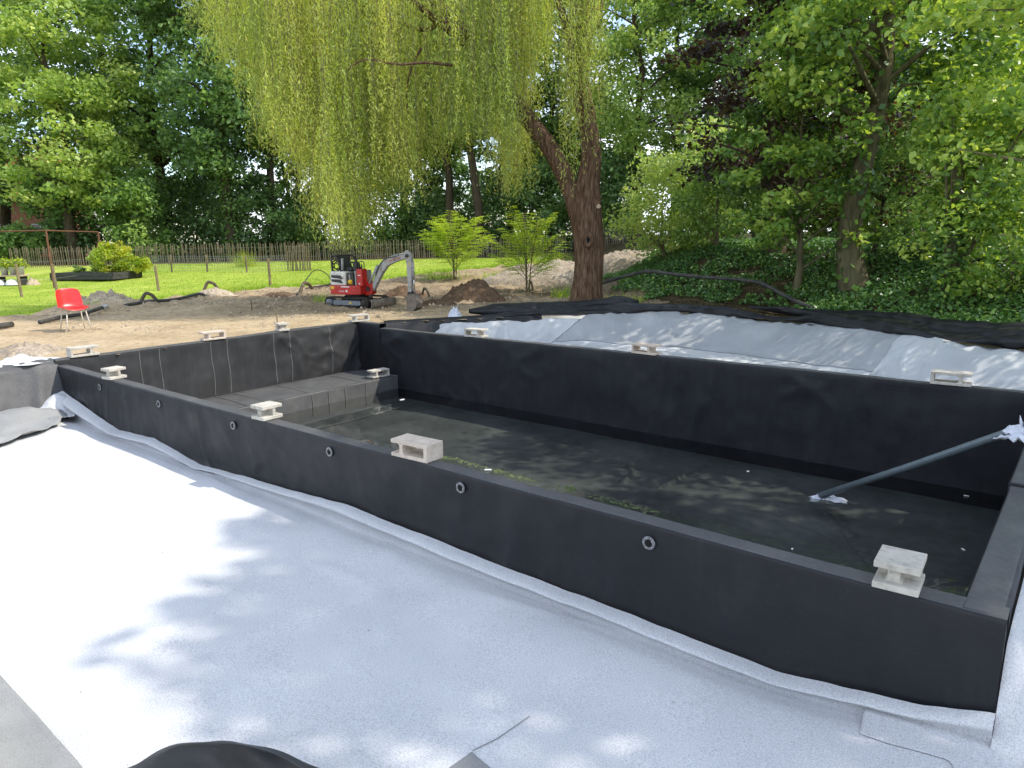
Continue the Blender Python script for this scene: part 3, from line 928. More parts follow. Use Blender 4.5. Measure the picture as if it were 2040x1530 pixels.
patch('fleece_offcut', pz([(1726, 1402), (1713, 1455), (1765, 1478), (1830, 1500), (1885, 1520), (1960, 1620), (2060, 1540), (2030, 1440), (1975, 1466), (1900, 1440), (1800, 1418)], -.60),
      MT['fleece'], .005, 'white fleece patch at the near right corner with a dark cut edge', curl=.02, seed=6)
patch('fleece_offcut', pz([(940, 1491), (1000, 1540), (1040, 1600), (820, 1600), (885, 1530)]), MT['fleece_grey'], .008,
      'pointed tip of grey fleece at the bottom edge of the picture', seed=8)
patch('fleece_strip', pz([(-20, 1318), (40, 1385), (95, 1450), (165, 1530), (240, 1620), (-250, 1620), (-250, 1318)]), MT['fleece_grey'], .010,
      'grey fleece strip in the bottom left corner beside the white sheet', curl=.015, seed=9)
strip_o = strip([(*at(a, b, -.66)[:2], float(floor_z(*at(a, b, -.66)[:2])) + .004) for a, b in [(941, 1489), (960, 1480), (990, 1466), (1020, 1446), (1055, 1422)]], .0035, MT['fleece_grey'],
                None, (0, 0, 1))
strip_o.name = 'sheet_overlap'
strip_o['label'] = 'thin dark overlap line running up from the grey fleece tip'
strip_o['category'] = 'fleece seam'

# grey fleece heaped at the far left corner
def hump(X, Y):
    return floor_z(X, Y) + .17 * np.exp(-(((X - .55) / .32) ** 2 + ((Y + .75) / .5) ** 2)) + .05 * ridged(X * 2.5, Y * 2.5, 2, 70)
patch('fleece_bundle', [(.25, -.30), (.75, -.18), (1.25, -.45), (1.45, -.95), (1.75, -1.6), (2.2, -2.6), (.6, -3.0), (.12, -2.2), (.10, -1.0)], MT['fleece_grey'], .03,
      'crumpled grey fleece lying in the far left corner of the shelf', curl=.06, zfn=hump, noise=.03, seed=12)
def hump2(X, Y):
    return floor_z(X, Y) + .22 * np.exp(-(((X - .32) / .25) ** 2 + ((Y + .12) / .22) ** 2)) + .03 * ridged(X * 3, Y * 3, 2, 71)
patch('fleece_flap', [(.12, -.04), (.35, -.03), (.62, -.05), (.95, -.16), (.9, -.45), (.55, -.5), (.2, -.32)], MT['fleece'], .05,
      'pale fleece flap folded up against the far left pool corner', curl=.05, zfn=hump2, noise=.02, seed=13)

# liner over the bank that continues left of the pool
ys = np.linspace(.02, -4.2, 110)
vs = np.linspace(0, 1, 46)
YY, VV = np.meshgrid(ys, vs, indexing='ij')
prx = np.interp(VV, [0, .16, .3, .42, 1.0], [-.42, -.22, -.06, .03, .34])
prz = np.interp(VV, [0, .16, .3, .42, 1.0], [.07, .095, .09, .02, -.68])
wr = 1.9 * crease(-YY * 1.3 + VV * .5, VV * 1.1, 81) + .05 * np.exp(-((YY + .12 + VV * .25) / .09) ** 2) * VV - .03 * np.exp(-((YY + .42 + VV * .3) / .1) ** 2) * VV
link('bank_liner', mesh_np('bank_liner', np.stack([prx + wr * .75, YY, prz + wr * .65], -1).reshape(-1, 3), grid_faces(*YY.shape), MT['liner_dusty'], True),
     label='wrinkled dark liner draped over the bank left of the pool', cat='pond liner')

# white fleece offcuts lying on the sand behind that bank
def crumple(name, c, sx, sy, h, mat, label, seed, cat='fleece piece', n=40, rz=0.0):
    a, r_ = np.meshgrid(np.linspace(0, 2 * math.pi, n, endpoint=False), np.linspace(0, 1, 18), indexing='ij')
    rad = 1 + .35 * fbm(np.cos(a) * 1.6, np.sin(a) * 1.6, 0, 3, seed)
    x = np.cos(a) * r_ * rad * sx
    y = np.sin(a) * r_ * rad * sy
    z = h * (1 - smooth(r_, .2, 1)) * (.6 + .8 * fbm(x / sx * 2.2, y / sy * 2.2, 0, 3, seed + 1)) + h * .8 * ridged(x / sx * 1.5, y / sy * 1.5, 2, seed + 2) * (1 - r_ ** 3)
    z = np.maximum(z, .006)
    ids = np.arange(n * 18).reshape(n, 18)
    b = np.roll(ids, -1, 0)
    F = np.stack([ids[:, :-1].ravel(), ids[:, 1:].ravel(), b[:, 1:].ravel(), b[:, :-1].ravel()], 1)
    o = link(name, mesh_np(name, np.stack([x, y, z], -1).reshape(-1, 3), F, mat, True), label=label, cat=cat)
    o.location = (float(c[0]), float(c[1]), float(c[2]))
    o.rotation_euler = (0, 0, rz)
    return o
q = at(52, 716, .12)
crumple('fleece_offcut', (q[0] - .12, q[1], .06), .33, .42, .09, MT['fleece'], 'crumpled white fleece on the sand behind the left liner bank', 101)
q = at(6, 722, .12)
crumple('fleece_offcut', (q[0] - .1, q[1] - .2, .06), .22, .28, .15, MT['fleece'], 'small white fleece scrap at the left picture edge', 104)
q = at(907, 629, .1)
crumple('fleece_scrap', (q[0], q[1], .06), .18, .16, .17, MT['cloth'], 'small crumpled pale rag on the soil beside the raised pool end', 107, 'rag')

# foreground: a bulge of folded liner at the picture's lower edge
n1, n2 = 120, 70
a, b = np.meshgrid(np.linspace(-1, 1, n1), np.linspace(-1, 1, n2), indexing='ij')
c0 = at(350, 1575, -.30)
e1 = np.array([RT[0], RT[1]]); e2 = np.array([FW[0], FW[1]])
bx = c0[0] + e1[0] * a * .55 + e2[0] * b * .42
by = c0[1] + e1[1] * a * .55 + e2[1] * b * .42
bz = -.62 + .42 * np.clip(1 - np.abs(a) ** 2.2, 0, 1) * np.clip(1 - (np.abs(b)) ** 2.0, 0, 1) ** .6 + .03 * fbm(a * 2, b * 2, 0, 2, 121) + .03 * np.maximum(0, 1 - 2.5 * np.abs(vnoise(a * .9 + b * .8, b * 1.6 - a * .4, 0, 122))) ** 1.3 
link('liner_bulge', mesh_np('liner_bulge', np.stack([bx, by, bz], -1).reshape(-1, 3), grid_faces(n1, n2), MT['liner'], True),
     label='smooth bulge of folded black liner at the bottom left picture edge', cat='pond liner')

# ------------------------------------------------------------------ back shelf
def back_surf(U, V, lift=0.0, seed=140):
    """U: x along the edge, V: 0 at the wall .. 1 at the top of the far bank"""
    ye = yedge(U) + .05
    y = 5.59 + (ye - 5.59) * V
    run = ye - 5.59
    dist = (1 - V) * run
    slope_w = np.minimum(1.15, run * .6)
    t = np.clip(1 - dist / slope_w, 0, 1)
    z = -.52 + .54 * smooth(t, -.05, 1.05) ** 1.1
    al = U * .75 + y * .35
    wrp = .3 * fbm(U * 1.2, y * 1.2, 0, 2, seed + 30)
    z = z + .045 * ridged(al * 1.1 + wrp, (y - U * .5) * .45 + wrp, 2, seed) * smooth(t, .0, .5) + .03 * fbm(U * 1.2, y * 1.2, 0, 3, seed + 3) + .02 * ridged(U * 2.2 + y * 1.4 + wrp * 2, y * .9 - U * .4, 2, seed + 8) * smooth(t, -.2, .4)
    z = z + 2.2 * (crease(al * 1.3, (y - U * .6) * .6, seed + 60) - .005) * smooth(t, -.1, .4)
    return np.stack([U, y, z + lift], -1)

def back_sheet(name, x0, x1, v0, v1, lift, mat, label, slant=0.0, seed=140, n=150):
    U0, V0 = np.meshgrid(np.linspace(0, 1, n), np.linspace(0, 1, 80), indexing='ij')
    V = v0 + (v1 - v0) * V0
    wav = .05 * fbm(V0 * 4, V0 * 0 + seed, 0, 3, seed) 
    U = x0 + (x1 - x0) * U0 + slant * (V - .5) * (1 if slant else 0) + wav * (4 * (U0 - .5) ** 2)
    V = V + .02 * fbm(U * 1.7, U * 0, 0, 3, seed + 1) * (V0 < .02) + .012 * fbm(U * 6, U * 0 + 5, 0, 2, seed + 2) * (V0 > .98)
    o = link(name, mesh_np(name, back_surf(U, np.clip(V, 0, 1.04), lift).reshape(-1, 3), grid_faces(n, 80), mat, True), label=label, cat='fleece sheet')
    md = o.modifiers.new('thickness', 'SOLIDIFY')
    md.thickness = .008
    md.offset = 1
    return o

MT['fleece_mid'] = surf('mid_grey_fleece', [(0.3, (.30, .315, .33)), (0.7, (.42, .435, .445))], 1.4, 0.95, 0.1, 0.9, 150, 0.004,
                        second=(220, [(.32, g(.7)), (.5, g(.98)), (.7, g(1.1))], .9))  # grey sheet, darkened further to put the far bank's shade into its colour
MT['fleece_pale'] = surf('pale_grey_fleece', [(0.3, (.44, .455, .47)), (0.7, (.57, .585, .595))], 1.4, 0.95, 0.1, 0.9, 150, 0.004,
                         second=(220, [(.32, g(.7)), (.5, g(.98)), (.7, g(1.1))], .9))
back_sheet('back_fleece', .95, 15, 0, .93, -.012, MT['fleece_pale'], 'pale fleece on the floor of the shelf behind the back wall', n=300)
back_sheet('bank_fleece', 2.6, 8.9, .76, 1.03, .004, MT['fleece_mid'], 'wide grey fleece on the far bank behind the pool, middle sheet', .9, 160)
back_sheet('bank_fleece', 8.6, 12.2, .60, 1.03, .012, MT['fleece_pale'], 'paler grey fleece sheet overlapping at the right end of the far bank', 1.2, 170)
back_sheet('bank_fleece', 1.15, 2.75, .25, .93, .010, MT['fleece_pale'], 'narrow pale fleece sheet at the left end of the far bank', .5, 180, 70)

# black liner strip standing at the left end of that shelf
P0 = np.array([.62, 5.60, 0]); P1 = np.array([2.35, 8.45, 0])
n1, n2 = 60, 12
a, b = np.meshgrid(np.linspace(0, 1, n1), np.linspace(0, 1, n2), indexing='ij')
lx = P0[0] + (P1[0] - P0[0]) * a; ly = P0[1] + (P1[1] - P0[1]) * a
nrm = np.array([P1[1] - P0[1], -(P1[0] - P0[0])]); nrm = nrm / np.linalg.norm(nrm)
hz = .10 + .04 * a + .01 * fbm(a * 6, a * 0, 0, 2, 131)
prof_o = np.interp(b, [0, .25, .4, 1], [-.40, -.14, .0, .20]); prof_z = np.interp(b, [0, .25, .4, 1], [-.04, .0, -.01, -.42])
w = .8 * crease(a * 2.2, b * .6, 133)
link('shelf_liner', mesh_np('shelf_liner', np.stack([lx + nrm[0] * (prof_o + w), ly + nrm[1] * (prof_o + w), hz + prof_z + w * .5], -1).reshape(-1, 3), grid_faces(n1, n2), MT['liner'], True),
     label='black liner strip edging the left end of the back shelf', cat='pond liner')

# rolls and folds of surplus liner along the far bank
def roll(name, x0, x1, off, r, zc, seed, label, n=170, m=22, taper=True, mat=None):
    u = np.linspace(0, 1, n)
    X = x0 + (x1 - x0) * u
    Y = yedge(X) + off + .10 * fbm(X * .7, X * 0, 0, 2, seed)
    Z = zc + .06 * fbm(X * .9, X * 0 + 4, 0, 2, seed + 1)
    tx = np.gradient(X); ty = np.gradient(Y); L = np.hypot(tx, ty)
    nx_, ny_ = -ty / L, tx / L
    R = r * (1 + .35 * fbm(X * 1.1, X * 0 + 8, 0, 2, seed + 2) + .25 * fbm(X * 3.1, X * 0 + 18, 0, 2, seed + 12))
    if taper:
        R = R * (.35 + .65 * np.minimum(1, np.minimum(u, 1 - u) * 8))
    th = np.linspace(0, 2 * math.pi, m, endpoint=False)
    A, TH = np.meshgrid(np.arange(n), th, indexing='ij')
    rad = R[A] * (1 + .5 * fbm(X[A] * 1.6 + TH * .0, np.cos(TH) * 1.3 + 3, np.sin(TH) * 1.3, 3, seed + 3)
                  - .9 * np.maximum(0, ridged(X[A] * .55 + np.cos(TH) * .6, TH * 1.1 + .6 * np.sin(X[A] * 1.3), 2, seed + 5) - .55))
    ca, sa = np.cos(TH) * 1.45, np.sin(TH) * .85
    P = np.stack([X[A] + nx_[A] * rad * ca, Y[A] + ny_[A] * rad * ca, Z[A] + rad * sa], -1)
    ids = np.arange(n * m).reshape(n, m)
    b_ = np.roll(ids, -1, 1)
    F = np.stack([ids[:-1].ravel(), ids[1:].ravel(), b_[1:].ravel(), b_[:-1].ravel()], 1)
    return link(name, mesh_np(name, P.reshape(-1, 3), F, mat or MT['liner'], True), label=label, cat='pond liner')
roll('liner_roll', 1.7, 9.8, .20, .135, .08, 200, 'long black liner roll lying along the far bank below the willow')
roll('liner_roll', 1.3, 3.6, .62, .15, .19, 210, 'short lumpy black liner fold at the left end of the far roll', 90)
roll('liner_roll', 7.4, 15, .55, .155, .10, 220, 'thick folded black liner heaped at the right end of the far bank', 170, 28)
roll('liner_roll', 5.8, 13.5, .90, .11, .16, 230, 'upper black liner fold behind the right end of the far bank', 150)
roll('liner_roll', 8.8, 14.5, .16, .13, .06, 240, 'lower black liner hem sagging over the pale fleece at right', 120)
# ------------------------------------------------------------------ concrete blocks
def rounded_web(x0, x1, y0, y1, z0, z1, f=.016):
    """web between the two plates with flared feet"""
    return [(x0 - f, z0), (x0, z0 + f), (x0, z1 - f), (x0 - f, z1), (x1 + f, z1), (x1, z1 - f), (x1, z0 + f), (x1 + f, z0)]

def make_full():
    b = thing('concrete_block', 'tmp', 'concrete block')
    L, W, H, t = .39, .19, .14, .030
    for nm, z in (('bottom_plate', t / 2), ('top_plate', H - t / 2)):
        MB().box((0, 0, z), (L, W, t)).build(nm, MT['concrete'], b, bevel=.004)
    MB().prism([(L / 2 - .034, t - .001), (L / 2 - .034, H - t + .001), (L / 2 - .001, H - t + .001), (L / 2 - .001, t - .001)], -W / 2 + .001, W / 2 - .001).build('end_web', MT['concrete'], b)
    MB().prism(rounded_web(-.105, -.072, 0, 0, t - .001, H - t + .001), -W / 2 + .006, W / 2 - .006).build('inner_web', MT['concrete'], b)
    return b

def make_half():
    b = thing('concrete_block', 'tmp', 'concrete block')
    L, W, H, t = .20, .22, .14, .034
    for nm, z in (('bottom_plate', t / 2), ('top_plate', H - t / 2)):
        MB().box((0, 0, z), (L, W, t)).build(nm, MT['concrete'], b, bevel=.004)
    MB().prism(rounded_web(-.04, .012, 0, 0, t - .001, H - t + .001, .014), -W / 2 + .035, W / 2 - .03).build('web', MT['concrete'], b)
    MB().box((0, .02, H / 2), (L - .012, .03, H - 2 * t + .002)).build('cross_web', MT['concrete'], b)
    return b

full0 = make_full()
half0 = make_half()
GB = 'concrete blocks weighing down the liner'
blocks = [
    ('f', (-.07, .40, STEP), math.radians(-92), 'block on the left wall top closest to the far left corner'),
    ('h', (1.80, .085, 0), math.radians(8), 'small H-shaped block on the front wall farthest from the camera'),
    ('f', (-.075, 2.42, STEP), math.radians(87), 'second block from the front on the left wall top'),
    ('h', (-.08, 3.77, STEP), math.radians(80), 'small H-shaped block on the left wall beside a stake'),
    ('f', (-.03, 5.50, STEP), math.radians(75), 'block standing on the far back corner of the pool below the excavator'),
    ('f', (3.18, 5.515, 0), math.radians(186), 'block on the back wall nearest the raised pool end'),
    ('f', (6.52, 5.51, 0), math.radians(176), 'block in the middle of the back wall in front of grey fleece'),
    ('f', (10.34, 5.50, 0), math.radians(184), 'block at the right end of the back wall'),
    ('h', (5.35, .095, 0), math.radians(3), 'H-shaped block on the front wall beside the pool ledge'),
    ('f', (7.485, .105, 0), math.radians(3), 'large block open to the camera in the middle of the front wall'),
    ('h', (10.93, .09, 0), math.radians(3), 'nearest H-shaped block on the front wall by the right corner'),
    ('f', (1.02, 5.06, LEDZ + .015), math.radians(86), 'block standing on the grey ledge inside the pool'),
]
CONC = [MT['concrete'], surf('warm_concrete', [(0.3, (.50, .42, .34)), (0.55, (.60, .51, .42)), (0.75, (.66, .57, .48))], 9, 0.92, 0.15, 0.9, 90, 0.006, second=(40, [(.33, g(.8)), (.5, g(1.0))], .7)),
        surf('stained_concrete', [(0.3, (.40, .375, .32)), (0.55, (.50, .47, .41)), (0.75, (.57, .535, .47))], 6, 0.92, 0.15, 0.9, 90, 0.006, second=(25, [(.33, g(.75)), (.5, g(1.0))], .8))]
used = set()
for k, loc, rz, lab in blocks:
    src = full0 if k == 'f' else half0
    o = src if k not in used else copy_tree(src)
    used.add(k)
    o.location = Vector(loc) + Vector((0, 0, .004))
    o.rotation_euler = (0, 0, rz)
    o['label'] = 'grey concrete ' + lab
    o['group'] = GB
    pick = {9: 1, 0: 0, 2: 1, 6: 1, 10: 2, 8: 2, 4: 0}.get(len([b for b in blocks if b[1] < loc and b[0] == k]) if False else [b[3] for b in blocks].index(lab), 0)
    for c in o.children:
        c.material_slots[0].link = 'OBJECT'
        c.material_slots[0].material = CONC[pick]

# ------------------------------------------------------------------ things in the pool
PA = at(1632, 988, WZ + .01); PB = at(2040, 851, .10)
dirp = (PB - PA) / np.linalg.norm(PB - PA)
pe = PB + dirp * 1.6
o = MB().tube([PA, (PA + PB) / 2 - np.array([0, 0, .012]), PB, pe], .036, 20).build('outlet_pipe', MT['pipe_grey'], None, True,
      label='long grey plastic pipe leaning over the right wall into the water', cat='pipe')
def rag(name, c, s, label, seed, rot=0.0, n=34, lift=.0):
    """twisted strip of cloth"""
    u = np.linspace(-1, 1, n)
    v = np.linspace(-1, 1, 14)
    U, V = np.meshgrid(u, v, indexing='ij')
    x = U * s[0] + .15 * s[0] * fbm(U * 2, V * 1.0, 0, 2, seed)
    y = V * s[1] * (.35 + .65 * np.abs(np.sin(U * 2.3 + .6))) + .4 * s[1] * fbm(U * 1.6, V * .8, 0, 2, seed + 1)
    z = s[2] * (.5 + .9 * fbm(U * 2.0, V * 1.6, 0, 3, seed + 2)) * (1 - np.abs(U) ** 3) + s[2] * .7 * ridged(U * 1.2 + V, V * 1.4, 2, seed + 3)
    z = z - z.min() + lift
    o = link(name, mesh_np(name, np.stack([x, y, z], -1).reshape(-1, 3), grid_faces(n, 14), MT['cloth'], True), label=label, cat='rag')
    o.location = (float(c[0]), float(c[1]), float(c[2]))
    o.rotation_euler = (0, 0, rot)
    md = o.modifiers.new('thickness', 'SOLIDIFY'); md.thickness = .004
    return o
q = at(1650, 996, WZ)
rag('wrapped_rag', (q[0], q[1], WZ - .03), (.19, .085, .06), 'pale rag round the lower pipe end in the water', 301, YAW - math.pi / 2 - .35)
q = at(2034, 868, .06)
rag('wrapped_rag', (q[0] + .05, q[1] + .06, .055), (.16, .13, .09), 'white rag tied round the pipe where it crosses the wall', 311, 1.0, lift=.01)
rag('hanging_rag', (q[0] - .02, q[1] - .16, .03), (.12, .10, .06), 'rag corner hanging below the pipe on the right wall', 315, -.4)

# floating algae along the front wall, and bits on the water
def blob_clump(name, pts, size, mat, label, seed, cat, n=70, flat=.35):
    r = np.random.default_rng(seed)
    V, F = [], []
    for i in range(n):
        t = r.random() * (len(pts) - 1)
        k = int(min(len(pts) - 2, t))
        c = np.array(pts[k]) * (1 - (t - k)) + np.array(pts[k + 1]) * (t - k)
        c = c + np.array([r.normal(0, .05), r.normal(0, .028)])
        s = size * r.uniform(.4, 1.1)
        b = len(V)
        m = 7
        for j in range(m):
            a = 2 * math.pi * j / m
            rr_ = s * r.uniform(.6, 1.2)
            V.append((c[0] + rr_ * math.cos(a), c[1] + rr_ * math.sin(a), WZ + .002 + r.uniform(0, .004)))
        V.append((c[0], c[1], WZ + .004 + s * flat))
        F += [(b + j, b + (j + 1) % m, b + m) for j in range(m)]
    return link(name, mesh_np(name, np.array(V), np.array(F), mat, False), label=label, cat=cat, kind='stuff')
def wl(l):
    return [tuple(at(a, b, WZ)[:2]) for a, b in l]
blob_clump('floating_algae', wl([(885, 912), (925, 920), (965, 932), (1010, 945), (1060, 958)]), .03, MT['algae'], 'green algae floating along the front wall beside the large block', 401, 'algae', 90)
blob_clump('floating_algae', wl([(1180, 990), (1215, 998), (1260, 1012), (1310, 1022)]), .025, MT['algae'], 'green algae streak along the front wall near the middle', 402, 'algae', 60)
blob_clump('floating_algae', wl([(1660, 1128), (1740, 1150), (1830, 1172), (1905, 1190)]), .022, MT['algae'], 'thin green algae in the near right pool corner', 403, 'algae', 40)
blob_clump('floating_leaf_ball', wl([(1131, 974), (1136, 976)]), .05, MT['leaf_yellow'] if False else MT['algae'], 'yellow green tuft floating beside the front wall', 404, 'algae', 8, .8)
for i, (a, b, s, lab) in enumerate([(972, 937, .045, 'small pale board scrap floating by the algae'), (801, 797, .05, 'short white stick floating beside the pool ledge'),
                                    (1919, 1096, .02, 'white petal floating in the dark right end of the pool'), (1925, 989, .025, 'white petal on the water below the rag'),
                                    (1490, 940, .018, 'tiny white leaf beyond the pale fold in the water'), (1578, 1095, .018, 'tiny pale leaf near the front wall on dark water')]):
    q = at(a, b, WZ)
    mbx = MB().add([(-s, -s * .4, 0), (s * .9, -s * .5, .002), (s, s * .45, .004), (-s * .8, s * .5, .002), (-s, -s * .4, .006), (s * .9, -s * .5, .008), (s, s * .45, .01), (-s * .8, s * .5, .008)],
                   [(3, 2, 1, 0), (4, 5, 6, 7), (0, 1, 5, 4), (1, 2, 6, 5), (2, 3, 7, 6), (3, 0, 4, 7)])
    o = mbx.build('floating_scrap', MT['white_mark'], None, label=lab, cat='debris')
    o.location = (float(q[0]), float(q[1]), WZ + .003)
    o.rotation_euler = (0, 0, i * .9 + .6)

# ------------------------------------------------------------------ mounds
def mound(name, c, rx, ry, h, mat, label, seed, rz=0.0, n=90, clod=.25, cat='mound', base=-.06, spike=1.0):
    u = np.linspace(-1.25, 1.25, n)
    X, Y = np.meshgrid(u, u, indexing='ij')
    r = np.hypot(X, Y) * (1 + .22 * fbm(X * 1.3, Y * 1.3, 0, 2, seed))
    H = np.clip(1 - r, 0, 1) ** .85
    Z = h * (H * (1 + .35 * fbm(X * 2, Y * 2, 0, 3, seed + 1)) + clod * np.clip(1 - r ** 4, 0, 1) * np.maximum(0, fbm(X * 6, Y * 6, 0, 3, seed + 2)) * spike
             + clod * .5 * np.clip(1 - r ** 4, 0, 1) * np.abs(fbm(X * 13, Y * 13, 0, 2, seed + 3)))
    Z = Z + base * (smooth(r, .8, 1.1))
    o = link(name, mesh_np(name, np.stack([X * rx, Y * ry, Z], -1).reshape(-1, 3), grid_faces(n, n), mat, False), label=label, cat=cat)
    o.location = (float(c[0]), float(c[1]), float(c[2]))
    o.rotation_euler = (0, 0, rz)
    return o
def gp(px, py, z=.08):
    q = at(px, py, z)
    return (q[0], q[1], ground_z(q[0], q[1]) - .03)
AZ = YAW - math.pi / 2
mound('soil_mound', gp(945, 600), 1.0, .75, .60, MT['soil'], 'dark brown soil mound right of the excavator bucket', 500, AZ)
mound('soil_mound', gp(800, 590), .75, .6, .32, MT['soil'], 'low brown soil heap behind the excavator boom', 505, AZ)
mound('soil_mound', gp(870, 608), .5, .35, .15, MT['soil'], 'small flat clod of soil under the excavator bucket', 508, AZ)
mound('rubble_heap', gp(218, 604), .85, .45, .36, MT['rubble'], 'pale clumpy rubble heap behind the red chair', 510, AZ, clod=.6)
mound('rubble_heap', gp(165, 606), .45, .3, .2, MT['rubble'], 'low pale rubble between the red chair and the lawn', 514, AZ, clod=.6)
mound('sand_pile', (-1.35, .05, .03), .55, .55, .17, MT['sand_heap'], 'small sand pile near the far left pool corner', 520, AZ, clod=.4)
q = atd(1110, 552, 24.5)
mound('sand_heap', (q[0], q[1], ground_z(q[0], q[1]) - .05), 3.3, 1.7, .72, MT['sand_heap'], 'long pale sand heap behind the willow trunk', 530, AZ, clod=.3, base=-.7)
q = atd(1265, 548, 24.0)
mound('sand_heap', (q[0], q[1], ground_z(q[0], q[1]) - .05), 1.6, 1.2, .45, MT['sand_heap'], 'pale sand heap right of the willow trunk', 536, AZ, clod=.35, base=-.9)
mound('soil_mound', gp(560, 590), .7, .4, .14, MT['soil'], 'flat reddish soil hump left of the excavator', 540, AZ, clod=.4)
mound('soil_mound', gp(430, 592), .6, .35, .16, MT['rubble'], 'small dry earth hump under the left hose arch', 544, AZ, clod=.4)

# ------------------------------------------------------------------ pipes and hoses on the ground
def ground_path(pts, r, bury=0.0):
    out = []
    for a, b, dz in pts:
        q = at(a, b, .08)
        out.append((q[0], q[1], ground_z(q[0], q[1]) + r - bury + dz))
    return out
def curve_pts(P, n=8):
    P = [np.array(p, float) for p in P]
    out = []
    for i in range(len(P) - 1):
        p0 = P[max(i - 1, 0)]; p1 = P[i]; p2 = P[i + 1]; p3 = P[min(i + 2, len(P) - 1)]
        for t in np.linspace(0, 1, n, endpoint=False):
            out.append(.5 * ((2 * p1) + (-p0 + p2) * t + (2 * p0 - 5 * p1 + 4 * p2 - p3) * t * t + (-p0 + 3 * p1 - 3 * p2 + p3) * t ** 3))
    out.append(P[-1])
    return out
def ribbed(path, r, name, mat, label, cat='pipe', rib=.06):
    path = curve_pts(path, 10)
    # resample finely for the corrugation
    L = [0]
    for i in range(1, len(path)):
        L.append(L[-1] + float(np.linalg.norm(path[i] - path[i - 1])))
    m = int(min(220, max(20, L[-1] / .03)))
    t = np.linspace(0, L[-1], m)
    A = np.array(path)
    Q = np.stack([np.interp(t, L, A[:, k]) for k in range(3)], 1)
    rad = [r * (1 + (rib if i % 2 else -rib)) for i in range(m)]
    return MB().tube(list(Q), rad, 10).build(name, mat, None, True, label=label, cat=cat)
o = thing('drain_pipe', 'black drain pipe with white collar lying behind the red chair', 'pipe', (0, 0, 0))
pp = ground_path([(80, 646, 0), (120, 637, .02), (165, 629, .02), (205, 622, .02)], .05)
MB().tube(curve_pts(pp, 5), .044, 14).build('pipe', MT['pipe_black'], o, True)
e = np.array(pp[-1]); e0 = np.array(pp[-2]); dv_ = (e - e0) / np.linalg.norm(e - e0)
for k in range(3):
    MB().cyl(tuple(e + dv_ * (.02 + k * .06)), tuple(e + dv_ * (.055 + k * .06)), .056, .056, 16).build('collar', MT['zinc'], o, True)
MB().tube(curve_pts(ground_path([(250, 614, .02), (300, 608, .02), (350, 602, .02), (395, 597, .02), (410, 594, 0)], .035), 5), .045, 12).build('drain_pipe', MT['pipe_black'], None, True,
      label='black drain pipe half buried between the two hose arches', cat='pipe')
MB().tube(curve_pts(ground_path([(-30, 660, .02), (25, 652, .02)], .06), 3), .06, 12).build('drain_pipe', MT['pipe_black'], None, True,
      label='black pipe end at the left picture edge on the sand', cat='pipe')
def arch(pa, pb, h, r, label, mat=MT['hose']):
    A = at(pa[0], pa[1], .08); B = at(pb[0], pb[1], .08)
    A[2] = ground_z(A[0], A[1]) - .05; B[2] = ground_z(B[0], B[1]) - .05
    P = [A + (B - A) * t + np.array([0, 0, h * 4 * t * (1 - t) * (1.05 if t < .5 else .95)]) for t in np.linspace(0, 1, 9)]
    return ribbed(P, r, 'drain_hose', mat, label, 'hose')
arch((404, 592), (441, 590), .44, .045, 'brown ribbed hose arching from the soil at the lawn edge')
arch((281, 608), (318, 606), .30, .045, 'low ribbed hose arch crossing the black drain pipe')
arch((596, 590), (625, 584), .36, .05, 'thick ribbed hose arch left of the excavator')
arch((1053, 580), (1062, 582), .33, .03, 'narrow hose loop in the soil left of the willow')
arch((840, 590), (856, 592), .30, .035, 'hose loop emerging behind the excavator bucket')
MB().tube(curve_pts(ground_path([(588, 592, .0), (612, 582, .04), (640, 580, .05), (662, 574, .03), (672, 566, .0)], .03), 6), .026, 8).build('black_hose', MT['black_metal'], None, True,
      label='thin black hose lying from the soil to the excavator tail', cat='hose')
MB().tube(curve_pts(ground_path([(606, 576, .1), (630, 566, .28), (655, 570, .22), (668, 588, .02)], .03), 6), .018, 8).build('black_hose', MT['black_metal'], None, True,
      label='thin black hose loop standing up behind the excavator tail', cat='hose')
# long pipe across the ivy bank
def bank_path(l, r):
    out = []
    for a, b, dep in l:
        q = atd(a, b, dep)
        out.append((q[0], q[1], q[2]))
    return out
bp_ = bank_path([(1195, 566, 18.2), (1240, 552, 18.0), (1290, 541, 17.6), (1330, 545, 17.2), (1400, 552, 16.8), (1480, 558, 16.2), (1520, 566, 15.7), (1565, 590, 15.0), (1622, 616, 14.2)], .05)
o = thing('bank_pipe', 'long dark pipe lying across the ivy bank right of the willow', 'pipe', (0, 0, 0))
MB().tube(curve_pts(bp_, 6), .042, 12).build('pipe', MT['pipe_black'], o, True)
for k in (2, 5, 6):
    a = np.array(bp_[k]); b = np.array(bp_[k + 1]); v = (b - a) / np.linalg.norm(b - a)
    MB().cyl(tuple(a - v * .09), tuple(a + v * .09), .052, .052, 14).build('coupling', MT['pipe_black'], o, True)

